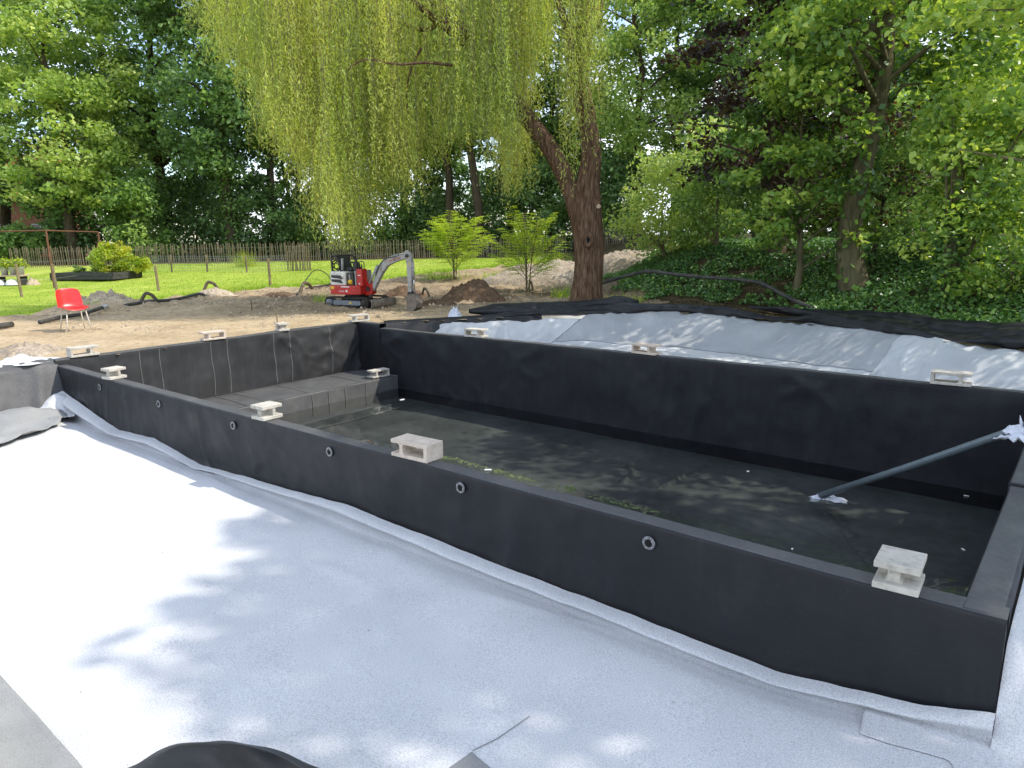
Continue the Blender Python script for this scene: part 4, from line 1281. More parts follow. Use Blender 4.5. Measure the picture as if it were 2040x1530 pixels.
# ------------------------------------------------------------------ mini excavator
ex = thing('mini_excavator', 'small red and white mini excavator with grey boom on the churned soil', 'excavator', (-2.72, 7.60, .06), math.radians(11))
ex.scale = (1.0, 1.0, 1.0)
def track_loop(cx, x0, x1, r, zc, y0, y1, name, parent):
    t_ = thing_part(name, parent)
    # rubber belt: stadium loop with cleats
    prof = []
    N = 14
    for i in range(N + 1):
        a = math.pi / 2 + math.pi * i / N
        prof.append((x0 + r * math.cos(a), zc + r * math.sin(a)))
    for i in range(N + 1):
        a = -math.pi / 2 + math.pi * i / N
        prof.append((x1 + r * math.cos(a), zc + .0 + r * math.sin(a)))
    inner = [((p[0] - (x0 if p[0] < (x0 + x1) / 2 else x1)) * .86 + (x0 if p[0] < (x0 + x1) / 2 else x1), zc + (p[1] - zc) * .86) for p in prof]
    n = len(prof)
    V = [(p[0], y0, p[1]) for p in prof] + [(p[0], y1, p[1]) for p in prof] + [(p[0], y0, p[1]) for p in inner] + [(p[0], y1, p[1]) for p in inner]
    F = []
    for i in range(n):
        j = (i + 1) % n
        F += [(i, j, n + j, n + i), (2 * n + j, 2 * n + i, 3 * n + i, 3 * n + j), (j, i, 2 * n + i, 2 * n + j), (n + i, n + j, 3 * n + j, 3 * n + i)]
    m_ = MB().add(V, F)
    # cleats
    L = x1 - x0
    for k in range(20):
        x = x0 + L * (k + .5) / 20
        for z in (zc + r + .006, zc - r - .006):
            m_.box((x, (y0 + y1) / 2, z), (.032, (y1 - y0) * .96, .016))
    for c, a0 in ((x0, math.pi / 2), (x1, -math.pi / 2)):
        for k in range(6):
            a = a0 + math.pi * (k + .5) / 6
            m_.box((c + (r + .006) * math.cos(a), (y0 + y1) / 2, zc + (r + .006) * math.sin(a)), (.018, (y1 - y0) * .96, .03), Matrix.Rotation(-a, 3, 'Y'))
    m_.build('belt', MT['rubber'], t_)
    return t_
def thing_part(name, parent):
    o = bpy.data.objects.new(name, None)
    o.empty_display_size = .1
    COL.objects.link(o)
    o.parent = parent
    return o
for sgn in (-1, 1):
    yo = sgn * .42
    yi = sgn * .24
    y0, y1 = min(yo, yi), max(yo, yi)
    t_ = track_loop(0, -.55, .55, .125, .14, y0, y1, 'track', ex)
    fx = MB().prism([(-.40, .085), (.44, .085), (.47, .13), (.44, .19), (-.38, .205)], y0 - .012, y1 + .012)
    fx.build('track_frame', MT['frame_blue'], t_, bevel=.008)
    MB().cyl((-.55, y0 - .01, .14), (-.55, y1 + .01, .14), .088, .088, 18).build('sprocket', MT['frame_blue'], t_, True)
    MB().cyl((-.55, y0 - .02, .14), (-.55, y1 + .02, .14), .04, .04, 12).build('sprocket_hub', MT['dirty_steel'], t_, True)
    MB().cyl((.55, y0 - .006, .14), (.55, y1 + .006, .14), .09, .09, 18).build('idler', MT['rubber'], t_, True)
    for k in range(3):
        MB().cyl((-.25 + k * .28, y0 - .004, .06), (-.25 + k * .28, y1 + .004, .06), .045, .045, 12).build('roller', MT['rubber'], t_, True)
    MB().box((.15, yo + sgn * .013, .145), (.06, .004, .04)).build('track_sticker', MT['yellow'], t_)
MB().box((0, 0, .18), (.6, .5, .14)).build('undercarriage', MT['black_metal'], ex, bevel=.02)
MB().cyl((0, 0, .24), (0, 0, .34), .24, .24, 24).build('slew_ring', MT['black_metal'], ex, True)
bl = MB()
ar = [(.80 + .05 * math.cos(a), .135 + .105 * math.sin(a)) for a in np.linspace(-1.3, 1.3, 9)]
bl.prism(ar + [(p[0] - .022, p[1]) for p in reversed(ar)], -.47, .47)
blade = bl.build('dozer_blade', MT['dirty_steel'], ex, bevel=.004)
for s_ in (-1, 1):
    MB().box((.56, s_ * .17, .15), (.52, .05, .06)).build('blade_arm', MT['dirty_steel'], blade)
# upper body
body = MB()
tail = [(-.62 + .0, -.30), (-.62, .30)]
def slab(pts, z0, z1, mb=None):
    n = len(pts)
    m_ = mb or MB()
    V = [(p[0], p[1], z0) for p in pts] + [(p[0], p[1], z1) for p in pts]
    F = [tuple(range(n - 1, -1, -1)), tuple(range(n, 2 * n))] + [(i, (i + 1) % n, (i + 1) % n + n, i + n) for i in range(n)]
    return m_.add(V, F)
plan = [(-.60, -.18), (-.56, -.32), (-.46, -.39), (.30, -.39), (.38, -.30), (.38, .30), (.30, .39), (-.46, .39), (-.56, .32), (-.60, .18)]
lower = slab(plan, .335, .555).build('lower_body', MT['red_paint'], ex, bevel=.018)
hoodp = [(-.59, -.16), (-.555, -.305), (-.46, -.375), (-.02, -.375), (-.02, .375), (-.46, .375), (-.555, .305), (-.59, .16)]
hood = slab(hoodp, .555, .895).build('hood', MT['white_paint'], ex, bevel=.035)
for z0, z1, sl_ in ((.625, .705, .0), (.725, .805, .0)):
    MB().add([(-.45, -.381, z1), (-.45, -.381, z0 + .02), (-.10, -.381, z0 - .02), (-.10, -.381, z0 + .012), (-.16, -.381, z1 - .005)],
             [(0, 1, 2, 3, 4)]).add([(-.45, -.377, z1), (-.45, -.377, z0 + .02), (-.10, -.377, z0 - .02), (-.10, -.377, z0 + .012), (-.16, -.377, z1 - .005)], [(4, 3, 2, 1, 0)]).build('vent', MT['black_metal'], hood)
MB().box((-.42, -.3925, .50), (.11, .006, .06)).build('reflector', MT['yellow'], lower)
MB().box((-.02, -.3925, .525), (.26, .005, .025)).build('white_stripe', MT['white_mark'], lower)
MB().box((.02, -.3925, .425), (.05, .005, .05)).build('white_emblem', MT['white_mark'], lower)
eng = MB().box((.09, 0, .70), (.20, .66, .29)).build('engine_bay', MT['black_metal'], ex, bevel=.01)
MB().cyl((.06, -.31, .64), (.16, -.31, .64), .06, .06, 14).build('filter', MT['yellow'], eng, True)
MB().box((.09, -.333, .72), (.03, .012, .2)).build('bay_post', MT['grey_paint'], eng)
MB().box((.235, 0, .73), (.03, .6, .36)).build('front_panel', MT['grey_paint'], ex, bevel=.008)
con = MB().box((.345, -.18, .745), (.17, .20, .41)).build('red_console', MT['red_paint'], ex, bevel=.015)
MB().box((.345, -.283, .80), (.09, .004, .02)).build('console_sticker', MT['white_mark'], con)
MB().box((.345, -.283, .60), (.04, .004, .03)).build('console_sticker', MT['white_mark'], con)
MB().tube(curve_pts([(.27, -.18, .95), (.27, -.18, 1.06), (.30, -.18, 1.12), (.40, -.18, 1.12), (.43, -.18, 1.08), (.43, -.18, .95)], 4), .011, 8).build('hand_rail', MT['black_metal'], con, True)
MB().tube([(.33, -.16, .95), (.31, -.14, 1.05)], [.012, .008], 8).build('lever', MT['black_metal'], con, True)
MB().tube([(.38, -.2, .95), (.40, -.22, 1.06)], [.012, .008], 8).build('lever', MT['black_metal'], con, True)
# seat and folded roll bar
seat = MB().box((-.14, 0, .94), (.40, .42, .09)).build('seat', MT['black_metal'], ex, bevel=.03)
MB().box((-.34, 0, 1.10), (.10, .40, .30), Matrix.Rotation(-.25, 3, 'Y')).build('backrest', MT['black_metal'], seat, bevel=.03)
MB().box((.13, -.10, 1.00), (.12, .16, .18)).build('control_box', MT['black_metal'], ex, bevel=.02)
MB().box((.04, -.10, 1.10), (.24, .10, .045)).build('arm_rest', MT['black_metal'], ex, bevel=.015)
MB().tube([(.14, -.12, 1.07), (.17, -.12, 1.20)], [.018, .024], 10).build('joystick', MT['black_metal'], ex, True)
rb = MB()
for y in (-.31, .31):
    rb.tube(curve_pts([(-.46, y, .88), (-.47, y, 1.20), (-.42, y, 1.27), (-.30, y, 1.22), (-.20, y, 1.00)], 5), .024, 10)
rb.tube([(-.43, -.31, 1.26), (-.43, .31, 1.26)], .024, 10)
rb.build('roll_bar', MT['black_metal'], ex, True)
MB().tube([(-.17, -.28, .92), (-.15, -.28, 1.20)], .032, 12).build('exhaust_stack', MT['grey_paint'], ex, True)
for i, (y, z) in enumerate(((-.28, 1.05), (-.22, 1.02), (-.30, .99))):
    a_ = [(-.36 + .12 * math.cos(t), y, z + .10 * math.sin(t)) for t in np.linspace(0, 2 * math.pi, 20)]
    MB().tube(a_, .014, 6).build('hose_coil', MT['rubber'], ex, True)
# swing post and boom
sp = MB()
sp.prism([(.36, .30), (.56, .33), (.60, .45), (.58, .62), (.50, .66), (.36, .60)], -.12, .04)
post = sp.build('swing_post', MT['red_paint'], ex, bevel=.012)
MB().cyl((.46, -.04, .27), (.46, -.04, .69), .05, .05, 14).build('swing_pin', MT['dirty_steel'], post, True)
MB().box((.47, -.14, .47), (.10, .02, .10)).build('dark_recess', MT['black_metal'], post)
By0, By1 = -.095, .015
def bar(pts, w, y0, y1):
    """boxed beam following (x, z) points, widths w"""
    up, dn = [], []
    for i, p in enumerate(pts):
        a = pts[max(i - 1, 0)]; b = pts[min(i + 1, len(pts) - 1)]
        t = np.array([b[0] - a[0], b[1] - a[1]], float); t /= np.linalg.norm(t)
        nn = np.array([-t[1], t[0]])
        up.append((p[0] + nn[0] * w[i] / 2, p[1] + nn[1] * w[i] / 2)); dn.append((p[0] - nn[0] * w[i] / 2, p[1] - nn[1] * w[i] / 2))
    m_ = MB()
    n = len(pts)
    V = [(p[0], y0, p[1]) for p in up] + [(p[0], y0, p[1]) for p in dn] + [(p[0], y1, p[1]) for p in up] + [(p[0], y1, p[1]) for p in dn]
    F = [(0, n, 3 * n, 2 * n), (n - 1, 3 * n - 1, 4 * n - 1, 2 * n - 1)]
    for i in range(n - 1):
        F += [(i, i + 1, n + i + 1, n + i), (2 * n + i + 1, 2 * n + i, 3 * n + i, 3 * n + i + 1), (i + 1, i, 2 * n + i, 2 * n + i + 1), (n + i, n + i + 1, 3 * n + i + 1, 3 * n + i)]
    return m_.add(V, F)
boom = bar([(.555, .44), (.66, .62), (.80, .86), (.90, 1.00), (1.02, 1.10), (1.20, 1.155), (1.42, 1.20), (1.66, 1.255)], [.10, .12, .17, .20, .19, .15, .115, .10], By0, By1).build('boom', MT['grey_paint'], ex, bevel=.008)
MB().cyl((.555, -.12, .44), (.555, .04, .44), .035, .035, 12).build('foot_pin', MT['dirty_steel'], boom, True)
# boom cylinder in front, arm cylinder above
MB().tube([(.585, -.04, .62), (.71, -.04, .85)], .022, 10).build('boom_ram_rod', MT['chrome'], boom, True)
def cylr(p0, p1, r, nm, par):
    return MB().tube([p0, p1], r, 12).build(nm, MT['grey_paint'], par, True)
cylr((.52, -.125, .60), (.80, -.125, 1.03), .032, 'boom_ram', boom)
cylr((.93, -.04, 1.145), (1.36, -.04, 1.275), .034, 'arm_ram', boom)
MB().tube([(1.30, -.04, 1.258), (1.60, -.04, 1.33)], .017, 10).build('arm_ram_rod', MT['chrome'], boom, True)
MB().tube(curve_pts([(.70, -.10, .78), (.86, -.105, 1.05), (1.05, -.105, 1.19), (1.35, -.10, 1.235)], 5), .010, 6).build('boom_hose', MT['rubber'], boom, True)
arm = bar([(1.60, 1.36), (1.665, 1.26), (1.70, 1.05), (1.69, .75), (1.675, .36)], [.09, .17, .15, .12, .085], -.085, .005).build('arm', MT['grey_paint'], ex, bevel=.008)
MB().cyl((1.66, -.12, 1.25), (1.66, .04, 1.25), .04, .04, 14).build('arm_pin', MT['black_metal'], arm, True)
cylr((1.775, -.04, 1.12), (1.785, -.04, .72), .030, 'bucket_ram', arm)
MB().tube([(1.785, -.04, .74), (1.79, -.04, .48)], .016, 10).build('bucket_ram_rod', MT['chrome'], arm, True)
MB().box((1.70, -.088, 1.06), (.02, .004, .08)).build('arm_sticker', MT['yellow'], arm)
lk = MB()
lk.tube([(1.79, -.04, .48), (1.69, -.04, .46)], .022, 8)
lk.tube([(1.79, -.04, .48), (1.81, -.04, .34)], .022, 8)
lk.build('bucket_link', MT['dirty_steel'], arm, True)
# bucket: curved shell with side plates and teeth
bp2 = [(1.62, .34), (1.78, .37), (1.88, .28), (1.93, .16), (1.90, .05), (1.80, -.03), (1.66, -.04)]
bk = MB()
n = len(bp2)
inn = [(1.755 + (p[0] - 1.755) * .9, .17 + (p[1] - .17) * .9) for p in bp2]
y0, y1 = -.17, .09
V = [(p[0], y0, p[1]) for p in bp2] + [(p[0], y1, p[1]) for p in bp2] + [(p[0], y0, p[1]) for p in inn] + [(p[0], y1, p[1]) for p in inn]
F = []
for i in range(n - 1):
    F += [(i, n + i, n + i + 1, i + 1), (2 * n + i, 2 * n + i + 1, 3 * n + i + 1, 3 * n + i)]
bk.add(V, F)
bk.add([(p[0], y0, p[1]) for p in bp2] + [(p[0], y0 + .012, p[1]) for p in bp2], [tuple(range(n)), tuple(range(2 * n - 1, n - 1, -1))] + [(i, (i + 1) % n, n + (i + 1) % n, n + i) for i in range(n)])
bk.add([(p[0], y1 - .012, p[1]) for p in bp2] + [(p[0], y1, p[1]) for p in bp2], [tuple(range(n)), tuple(range(2 * n - 1, n - 1, -1))] + [(i, (i + 1) % n, n + (i + 1) % n, n + i) for i in range(n)])
bucket = bk.build('bucket', MT['dirty_steel'], ex)
for k in range(4):
    MB().box((1.64, y0 + .03 + k * .066, -.035), (.09, .03, .022)).build('tooth', MT['dirty_steel'], bucket)
MB().box((1.69, -.04, .37), (.14, .12, .10)).build('hitch', MT['black_metal'], bucket, bevel=.01)
# lettering on the boom and the lower body
def text(s, size, loc, rot, mat, parent, name):
    cu = bpy.data.curves.new(name, 'FONT')
    cu.body = s
    cu.size = size
    cu.extrude = .001
    cu.align_x = 'CENTER'
    ob = bpy.data.objects.new(name, cu)
    COL.objects.link(ob)
    dg = bpy.context.evaluated_depsgraph_get()
    me_ = bpy.data.meshes.new_from_object(ob.evaluated_get(dg))
    bpy.data.objects.remove(ob)
    me_.materials.clear()
    me_.materials.append(mat)
    o = link(name, me_, parent)
    o.location = loc
    o.rotation_euler = rot
    return o
text('TAKEUCHI', .085, (1.28, By0 - .003, 1.135), (math.pi / 2, -.21, 0), MT['red_mark'], boom, 'boom_lettering')
text('TB 210R', .05, (-.14, -.3945, .40), (math.pi / 2, 0, 0), MT['white_mark'], lower, 'body_lettering')

# ------------------------------------------------------------------ red chair
cq = at(152, 658, .07)
ch = thing('plastic_chair', 'red plastic shell chair with pale metal legs on the sand', 'chair', (cq[0], cq[1], ground_z(cq[0], cq[1])), AZ + math.radians(48))
# shell: profile from front lip over the seat up the back; width varies
pr = [(-.235, .425), (-.225, .447), (-.18, .452), (-.08, .440), (.03, .430), (.12, .438), (.165, .47), (.19, .53), (.21, .62), (.235, .72), (.255, .80), (.262, .822), (.275, .825)]
wd = [.205, .215, .225, .232, .232, .228, .224, .222, .222, .218, .205, .19, .185]
m = 17
V = []
for (x_, z_), w_ in zip(pr, wd):
    for j in range(m):
        t = -1 + 2 * j / (m - 1)
        cup = (abs(t) ** 3)
        if z_ < .46:
            V.append((x_, w_ * t, z_ + .045 * cup - .012 * (1 - t * t)))
        else:
            V.append((x_ - .05 * cup + .012 * (1 - t * t), w_ * t, z_ + (.0 if z_ < .78 else -.03 * t * t)))
V = np.array(V)
me = mesh_np('shell', V[:, [1, 0, 2]] * np.array([1, 1, 1]), grid_faces(len(pr), m), MT['red_plastic'], True)
sh = link('shell', me, ch)
md = sh.modifiers.new('thickness', 'SOLIDIFY'); md.thickness = .007; md.offset = 0
sd = sh.modifiers.new('round', 'SUBSURF'); sd.levels = 1; sd.render_levels = 1
for sx in (-1, 1):
    MB().tube([(sx * .16, -.15, .425), (sx * .215, -.21, .0)], [.011, .010], 10).build('leg', MT['cream_metal'], ch, True)
    MB().tube([(sx * .16, .13, .425), (sx * .215, .20, .0)], [.011, .010], 10).build('leg', MT['cream_metal'], ch, True)
MB().tube([(-.16, -.15, .422), (.16, -.15, .422)], .010, 8).tube([(-.16, .13, .420), (.16, .13, .420)], .010, 8).build('seat_support', MT['cream_metal'], ch, True)

# ------------------------------------------------------------------ fences, posts
def fence_pt(px, pyb, d):
    q = atd(px, pyb, d)
    return np.array([q[0], q[1], float(gz(q[0], q[1]))])
def paling(pts_px, label, n, seed, hgt=1.0, lean=.05):
    r = random.Random(seed)
    P = [fence_pt(a, b, d) for a, b, d in pts_px]
    L = [0]
    for i in range(1, len(P)): L.append(L[-1] + float(np.linalg.norm(P[i][:2] - P[i - 1][:2])))
    A = np.array(P)
    root = thing('paling_fence', label, 'fence', P[0])
    V = [(-.019, -.012, -.05), (.019, -.012, -.05), (.019, .012, -.05), (-.019, .012, -.05), (-.016, -.011, hgt - .06), (.016, -.011, hgt - .06), (.016, .011, hgt - .06), (-.016, .011, hgt - .06), (0, 0, hgt)]
    F = [(0, 1, 5, 4), (1, 2, 6, 5), (2, 3, 7, 6), (3, 0, 4, 7), (4, 5, 8), (5, 6, 8), (6, 7, 8), (7, 4, 8), (3, 2, 1, 0)]
    base = MB().add(V, F)
    pm = None
    for k in range(n):
        t = L[-1] * (k + .5 + r.uniform(-.2, .2)) / n
        q = [np.interp(t, L, A[:, j]) for j in range(3)]
        if pm is None:
            o = base.build('picket', MT['wood_pale'], root); pm = o.data
        else:
            o = link('picket', pm, root)
        o.location = (q[0] - P[0][0], q[1] - P[0][1], q[2] - P[0][2])
        o.rotation_euler = (r.uniform(-.04, .04), lean * r.uniform(-1.2, 1.2), AZ + r.uniform(-.3, .3))
        o.scale = (r.uniform(.7, 1.25), 1, r.uniform(.92, 1.06))
    for h in (.25, .75):
        MB().tube([tuple(np.array(p) - P[0] + np.array([0, 0, h * hgt])) for p in P], .006, 5).build('wire', MT['wire'], root)
    return root
paling([(20, 520, 35.5), (120, 516, 35.5), (200, 512, 35.8), (270, 508, 36), (340, 512, 36), (420, 516, 36)], 'left stretch of pale chestnut paling fence behind the planted bed', 92, 1)
paling([(424, 516, 36), (500, 520, 36), (580, 516, 36.3), (640, 516, 36.5)], 'middle stretch of paling fence seen under the left willow curtain', 50, 2)
paling([(644, 516, 36.5), (740, 515, 36.5), (800, 513, 36.8), (870, 511, 37)], 'paling fence stretch behind the excavator boom', 56, 3)
paling([(874, 511, 37), (960, 508, 37), (1060, 504, 37), (1130, 502, 37)], 'paling fence stretch behind the yellow green saplings', 58, 4)
paling([(1195, 500, 37), (1250, 498, 37), (1330, 496, 37)], 'short paling fence stretch right of the willow trunk', 32, 5)
# little paling panel on the lawn
paling([(573, 552, 30.2), (590, 553, 30.2), (606, 553, 30.2), (622, 550, 30.4)], 'small round pen of pale palings on the lawn under the willow', 17, 6, 1.08, .09)

def post(px, pyb, pyt, w, mat, label, cat='post', lean=0.0, dep=None, grp=None):
    if dep is None:
        b = at(px, pyb, .08)
        for _ in range(3):
            b = at(px, pyb, ground_z(b[0], b[1]))
    else:
        b = atd(px, pyb, dep)
    d = ds(b[0], b[1])[0]
    h = (pyb - pyt) / 1416.63 * d
    o = MB().tube([(0, 0, -.15), (lean * .5, 0, h * .5), (lean, 0, h - .02), (lean, 0, h)], [w, w, w * .95, w * .6], 8).build('fence_post', mat, None, False, label=label, cat=cat, group=grp)
    o.location = (float(b[0]), float(b[1]), float(b[2]))
    return o
GPO = 'low wooden posts round the lawn'
post(44, 592, 527, .045, MT['wood'], 'leaning wooden post on the lawn at far left', lean=-.12, grp=GPO)
post(316, 577, 530, .045, MT['wood'], 'wooden post on the lawn between the planted bed and the hose arch', lean=-.06, grp=GPO)
post(538, 560, 516, .045, MT['wood'], 'wooden post on the lawn left of the small paling pen', grp=GPO)
post(117, 600, 527, .04, MT['wood'], 'dark wooden post on the lawn directly behind the red chair', lean=-.1, grp=GPO)
post(553, 648, 616, .012, MT['wood'], 'thin stake in the soil behind the small block', 'stake')
post(502, 618, 594, .010, MT['rust'], 'thin rusty pin standing in the soil left of the excavator', 'stake')
post(1110, 553, 520, .02, MT['wood'], 'short wooden stake left of the willow trunk', 'stake', lean=.03)
post(1123, 555, 516, .03, MT['wood'], 'thicker brown stake beside the willow trunk', 'stake')

# wire mesh fence in front of the palings
wf = thing('wire_fence', 'low green wire mesh fence on round posts crossing the lawn', 'fence', (0, 0, 0))
wp = [atd(300, 535, 31.5), atd(342, 535, 31.0), atd(413, 537, 30.6), atd(492, 543, 30.0), atd(575, 547, 30.0)]
for k, q in enumerate(wp):
    zb = float(gz(q[0], q[1]))
    wp[k] = np.array([q[0], q[1], zb])
    if k in (1, 2, 3):
        MB().tube([(q[0], q[1], zb - .1), (q[0], q[1], zb + .72)], .04, 8).build('post', MT['wood_pale'], wf)
net = MB()
for i in range(len(wp) - 1):
    a, b = wp[i], wp[i + 1]
    n = int(np.linalg.norm(b - a) / .13)
    for h in np.arange(.06, .66, .10):
        net.tube([tuple(a + np.array([0, 0, h])), tuple(b + np.array([0, 0, h]))], .005, 3, False)
    for k in range(n):
        c = a + (b - a) * k / n
        net.tube([tuple(c + np.array([0, 0, .04])), tuple(c + np.array([0, 0, .66]))], .005, 3, False)
net.build('netting', MT['wire'], wf)

# rusty frame
fr = thing('rusty_frame', 'tall rusty steel frame of posts and top rail at left on the lawn', 'frame', (0, 0, 0))
pA = atd(102, 530, 25.5); pB = atd(203, 520, 30.5); pC = atd(-60, 532, 25.5)
zt = atd(102, 459, 25.5)[2]
for nm, q in (('upright', pA), ('upright', pB), ('upright', pC)):
    zb = float(gz(q[0], q[1]))
    MB().box((q[0], q[1], (zb + zt) / 2 - .05), (.052, .052, zt - zb + .1)).build(nm, MT['rust'], fr)
zt2 = zt + .0
MB().tube([(pC[0], pC[1], zt2), (pA[0], pA[1], zt2)], .025, 6).build('top_rail', MT['rust'], fr)
MB().tube([(pA[0], pA[1], zt2), (pB[0], pB[1], zt2)], .025, 6).build('top_rail', MT['rust'], fr)
for h in (.55, .9, 1.15):
    MB().tube([(pC[0], pC[1], h), (pA[0], pA[1], h), (pB[0], pB[1], h)], .006, 4).build('tension_wire', MT['wire'], fr)

# planted bed: low dark box of boards
bedq = atd(190, 530, 28.5)
zb = float(gz(bedq[0], bedq[1]))
bed = thing('raised_bed', 'low black raised garden bed with a bushy plant on the lawn', 'planter', (bedq[0], bedq[1], zb), AZ + math.radians(-14))
for nm, c, s in (('front_board', (0, -.75, .09), (2.9, .05, .13)), ('front_board', (0, -.76, .225), (2.9, .05, .13)), ('back_board', (0, .75, .15), (2.9, .05, .27)),
                 ('end_board', (1.45, 0, .09), (.05, 1.52, .13)), ('end_board', (1.455, 0, .225), (.05, 1.52, .13)), ('end_board', (-1.45, 0, .15), (.05, 1.52, .27))):
    MB().box(c, s).build(nm, MT['planter'], bed, bevel=.008)
MB().box((0, 0, .12), (2.86, 1.46, .2)).build('bed_soil', MT['soil'], bed)

# bench with zinc buckets at the left edge
tq = atd(8, 527, 27)
zb = float(gz(tq[0], tq[1]))
bench = thing('plant_bench', 'low pale bench carrying zinc pots at the left picture edge', 'bench', (tq[0], tq[1], zb), AZ)
MB().box((-.2, 0, .34), (1.9, .5, .05)).build('bench_top', MT['stone'], bench, bevel=.01)
for x in (-1.0, -.2, .62):
    MB().box((x, 0, .16), (.07, .42, .32)).build('leg', MT['planter'], bench)
for k, (x, lab) in enumerate(((-.02, 'zinc pot at the picture edge on the low bench'), (.30, 'taller zinc pot in the middle of the bench'), (.58, 'zinc pot at the right end of the bench'))):
    p = thing('zinc_pot', lab, 'pot', Vector(bench.location) + Vector((x * math.cos(AZ), x * math.sin(AZ), .365)), 0)
    MB().tube([(0, 0, 0), (0, 0, .28), (0, 0, .30)], [.10, .14, .15], 14).build('pot', MT['zinc'], p, True)
    r = np.random.default_rng(60 + k)
    c = r.normal(0, 1, (260, 3)) * np.array([.11, .11, .09]) + np.array([0, 0, .42])
    ax = r.normal(0, 1, (260, 3)); ax /= np.linalg.norm(ax, axis=1)[:, None]
    bx_ = np.cross(ax, r.normal(0, 1, (260, 3))); bx_ /= np.linalg.norm(bx_, axis=1)[:, None]
    V = np.stack([c - ax * .05, c + bx_ * .03, c + ax * .05, c - bx_ * .03], 1).reshape(-1, 3)
    me = mesh_np('flower_leaves', V, np.arange(1040).reshape(-1, 4), MT['leaf_yellow'], False, np.repeat(r.random(260), 4))
    link('foliage', me, p)
for k, (x, lab) in enumerate(((-.15, 'white dome basin standing under the bench, left one'), (.33, 'white dome basin standing under the bench, right one'))):
    pr_ = [(.0, .20), (.08, .195), (.15, .16), (.20, .09), (.215, 0.0)]
    V, F = [], []
    nn_ = 18
    for i in range(nn_):
        a = 2 * math.pi * i / nn_
        V += [(r_ * math.cos(a), r_ * math.sin(a), z_) for r_, z_ in pr_]
    for i in range(nn_):
        for j in range(4):
            F.append((i * 5 + j, i * 5 + j + 1, ((i + 1) % nn_) * 5 + j + 1, ((i + 1) % nn_) * 5 + j))
    o = MB().add(V, F).build('white_basin', MT['white_plastic'], None, True, label=lab, cat='basin')
    o.location = Vector(bench.location) + Vector((x * math.cos(AZ) + .2 * math.cos(AZ - 1.57), x * math.sin(AZ) + .2 * math.sin(AZ - 1.57), .01))
for k, (px, lab) in enumerate(((57, 'pale boulder on the lawn beside the bench'), (65, 'smaller pale boulder at the right of the first one'))):
    q = atd(px, 527, 27)
    mound('boulder', (q[0], q[1], float(gz(q[0], q[1]))), .24 - .05 * k, .2 - .04 * k, .26 - .06 * k, MT['stone'], lab, 560 + k, 0, 24, .1, 'stone')

# ------------------------------------------------------------------ brick house behind the trees at left
hq = atd(40, 470, 58)
hz = float(gz(hq[0], hq[1]))
hs = thing('brick_house', 'red brick house with tiled roof half hidden behind the trees at left', 'house', (hq[0], hq[1], hz), AZ + math.radians(12))
HW, HD, HH = 9.0, 7.0, 4.4
wins = [(-2.6, 1.0, 1.3, 1.5), (.2, 1.0, 1.3, 1.5), (2.9, 1.0, 1.3, 1.5)]
wl_ = MB()
xs_ = sorted({-HW / 2, HW / 2} | {w_[0] - w_[2] / 2 for w_ in wins} | {w_[0] + w_[2] / 2 for w_ in wins})
for i in range(len(xs_) - 1):
    x0, x1 = xs_[i], xs_[i + 1]
    xm = (x0 + x1) / 2
    win = [w_ for w_ in wins if abs(xm - w_[0]) < w_[2] / 2]
    if win:
        wl_.box((xm, -HD / 2, win[0][1] / 2), (x1 - x0, .3, win[0][1]))
        zt_ = win[0][1] + win[0][3]
        wl_.box((xm, -HD / 2, (zt_ + HH) / 2), (x1 - x0, .3, HH - zt_))
    else:
        wl_.box((xm, -HD / 2, HH / 2), (x1 - x0, .3, HH))
wl_.box((-HW / 2 + .15, .15, HH / 2), (.3, HD - .3, HH)); wl_.box((HW / 2 - .15, .15, HH / 2), (.3, HD - .3, HH))
wl_.build('wall', MT['brick'], hs)
for w_ in wins:
    f_ = MB()
    x0, x1, z0, z1 = w_[0] - w_[2] / 2, w_[0] + w_[2] / 2, w_[1], w_[1] + w_[3]
    for c, s in (((w_[0], -HD / 2 - .03, z0 + .05), (w_[2], .1, .1)), ((w_[0], -HD / 2 - .03, z1 - .05), (w_[2], .1, .1)), ((x0 + .05, -HD / 2 - .03, (z0 + z1) / 2), (.1, .1, w_[3] - .2)),
                 ((x1 - .05, -HD / 2 - .03, (z0 + z1) / 2), (.1, .1, w_[3] - .2)), ((w_[0], -HD / 2 - .03, (z0 + z1) / 2), (.08, .1, w_[3] - .2))):
        f_.box(c, s)
    win_o = f_.build('window', MT['white_plastic'], hs)
    MB().box((w_[0], -HD / 2 + .02, (z0 + z1) / 2), (w_[2] - .1, .02, w_[3] - .1)).build('pane', MT['glass'], win_o)
rf = MB().add([(-HW / 2 - .4, -HD / 2 - .5, HH - .15), (HW / 2 + .4, -HD / 2 - .5, HH - .15), (HW / 2 + .4, 0, HH + 3.4), (-HW / 2 - .4, 0, HH + 3.4), (-HW / 2 - .4, HD / 2 + .5, HH - .15), (HW / 2 + .4, HD / 2 + .5, HH - .15),
               (-HW / 2 - .4, -HD / 2 - .5, HH - .33), (HW / 2 + .4, -HD / 2 - .5, HH - .33), (HW / 2 + .4, HD / 2 + .5, HH - .33), (-HW / 2 - .4, HD / 2 + .5, HH - .33)],
              [(0, 1, 2, 3), (3, 2, 5, 4), (6, 7, 1, 0), (4, 5, 8, 9), (9, 8, 7, 6), (0, 3, 4, 9, 6), (1, 7, 8, 5, 2)])
rfo = rf.build('roof', MT['roof_tile'], hs)
tr_ = MB()
for k in range(11):
    t = (k + .5) / 11
    tr_.box((0, (-HD / 2 - .5) * (1 - t), HH - .15 + 3.55 * t + .02), (HW + .8, .40, .05), Matrix.Rotation(math.atan2(3.55, HD / 2 + .5), 3, 'X'))
tr_.build('tile_course', MT['roof_tile'], rfo)
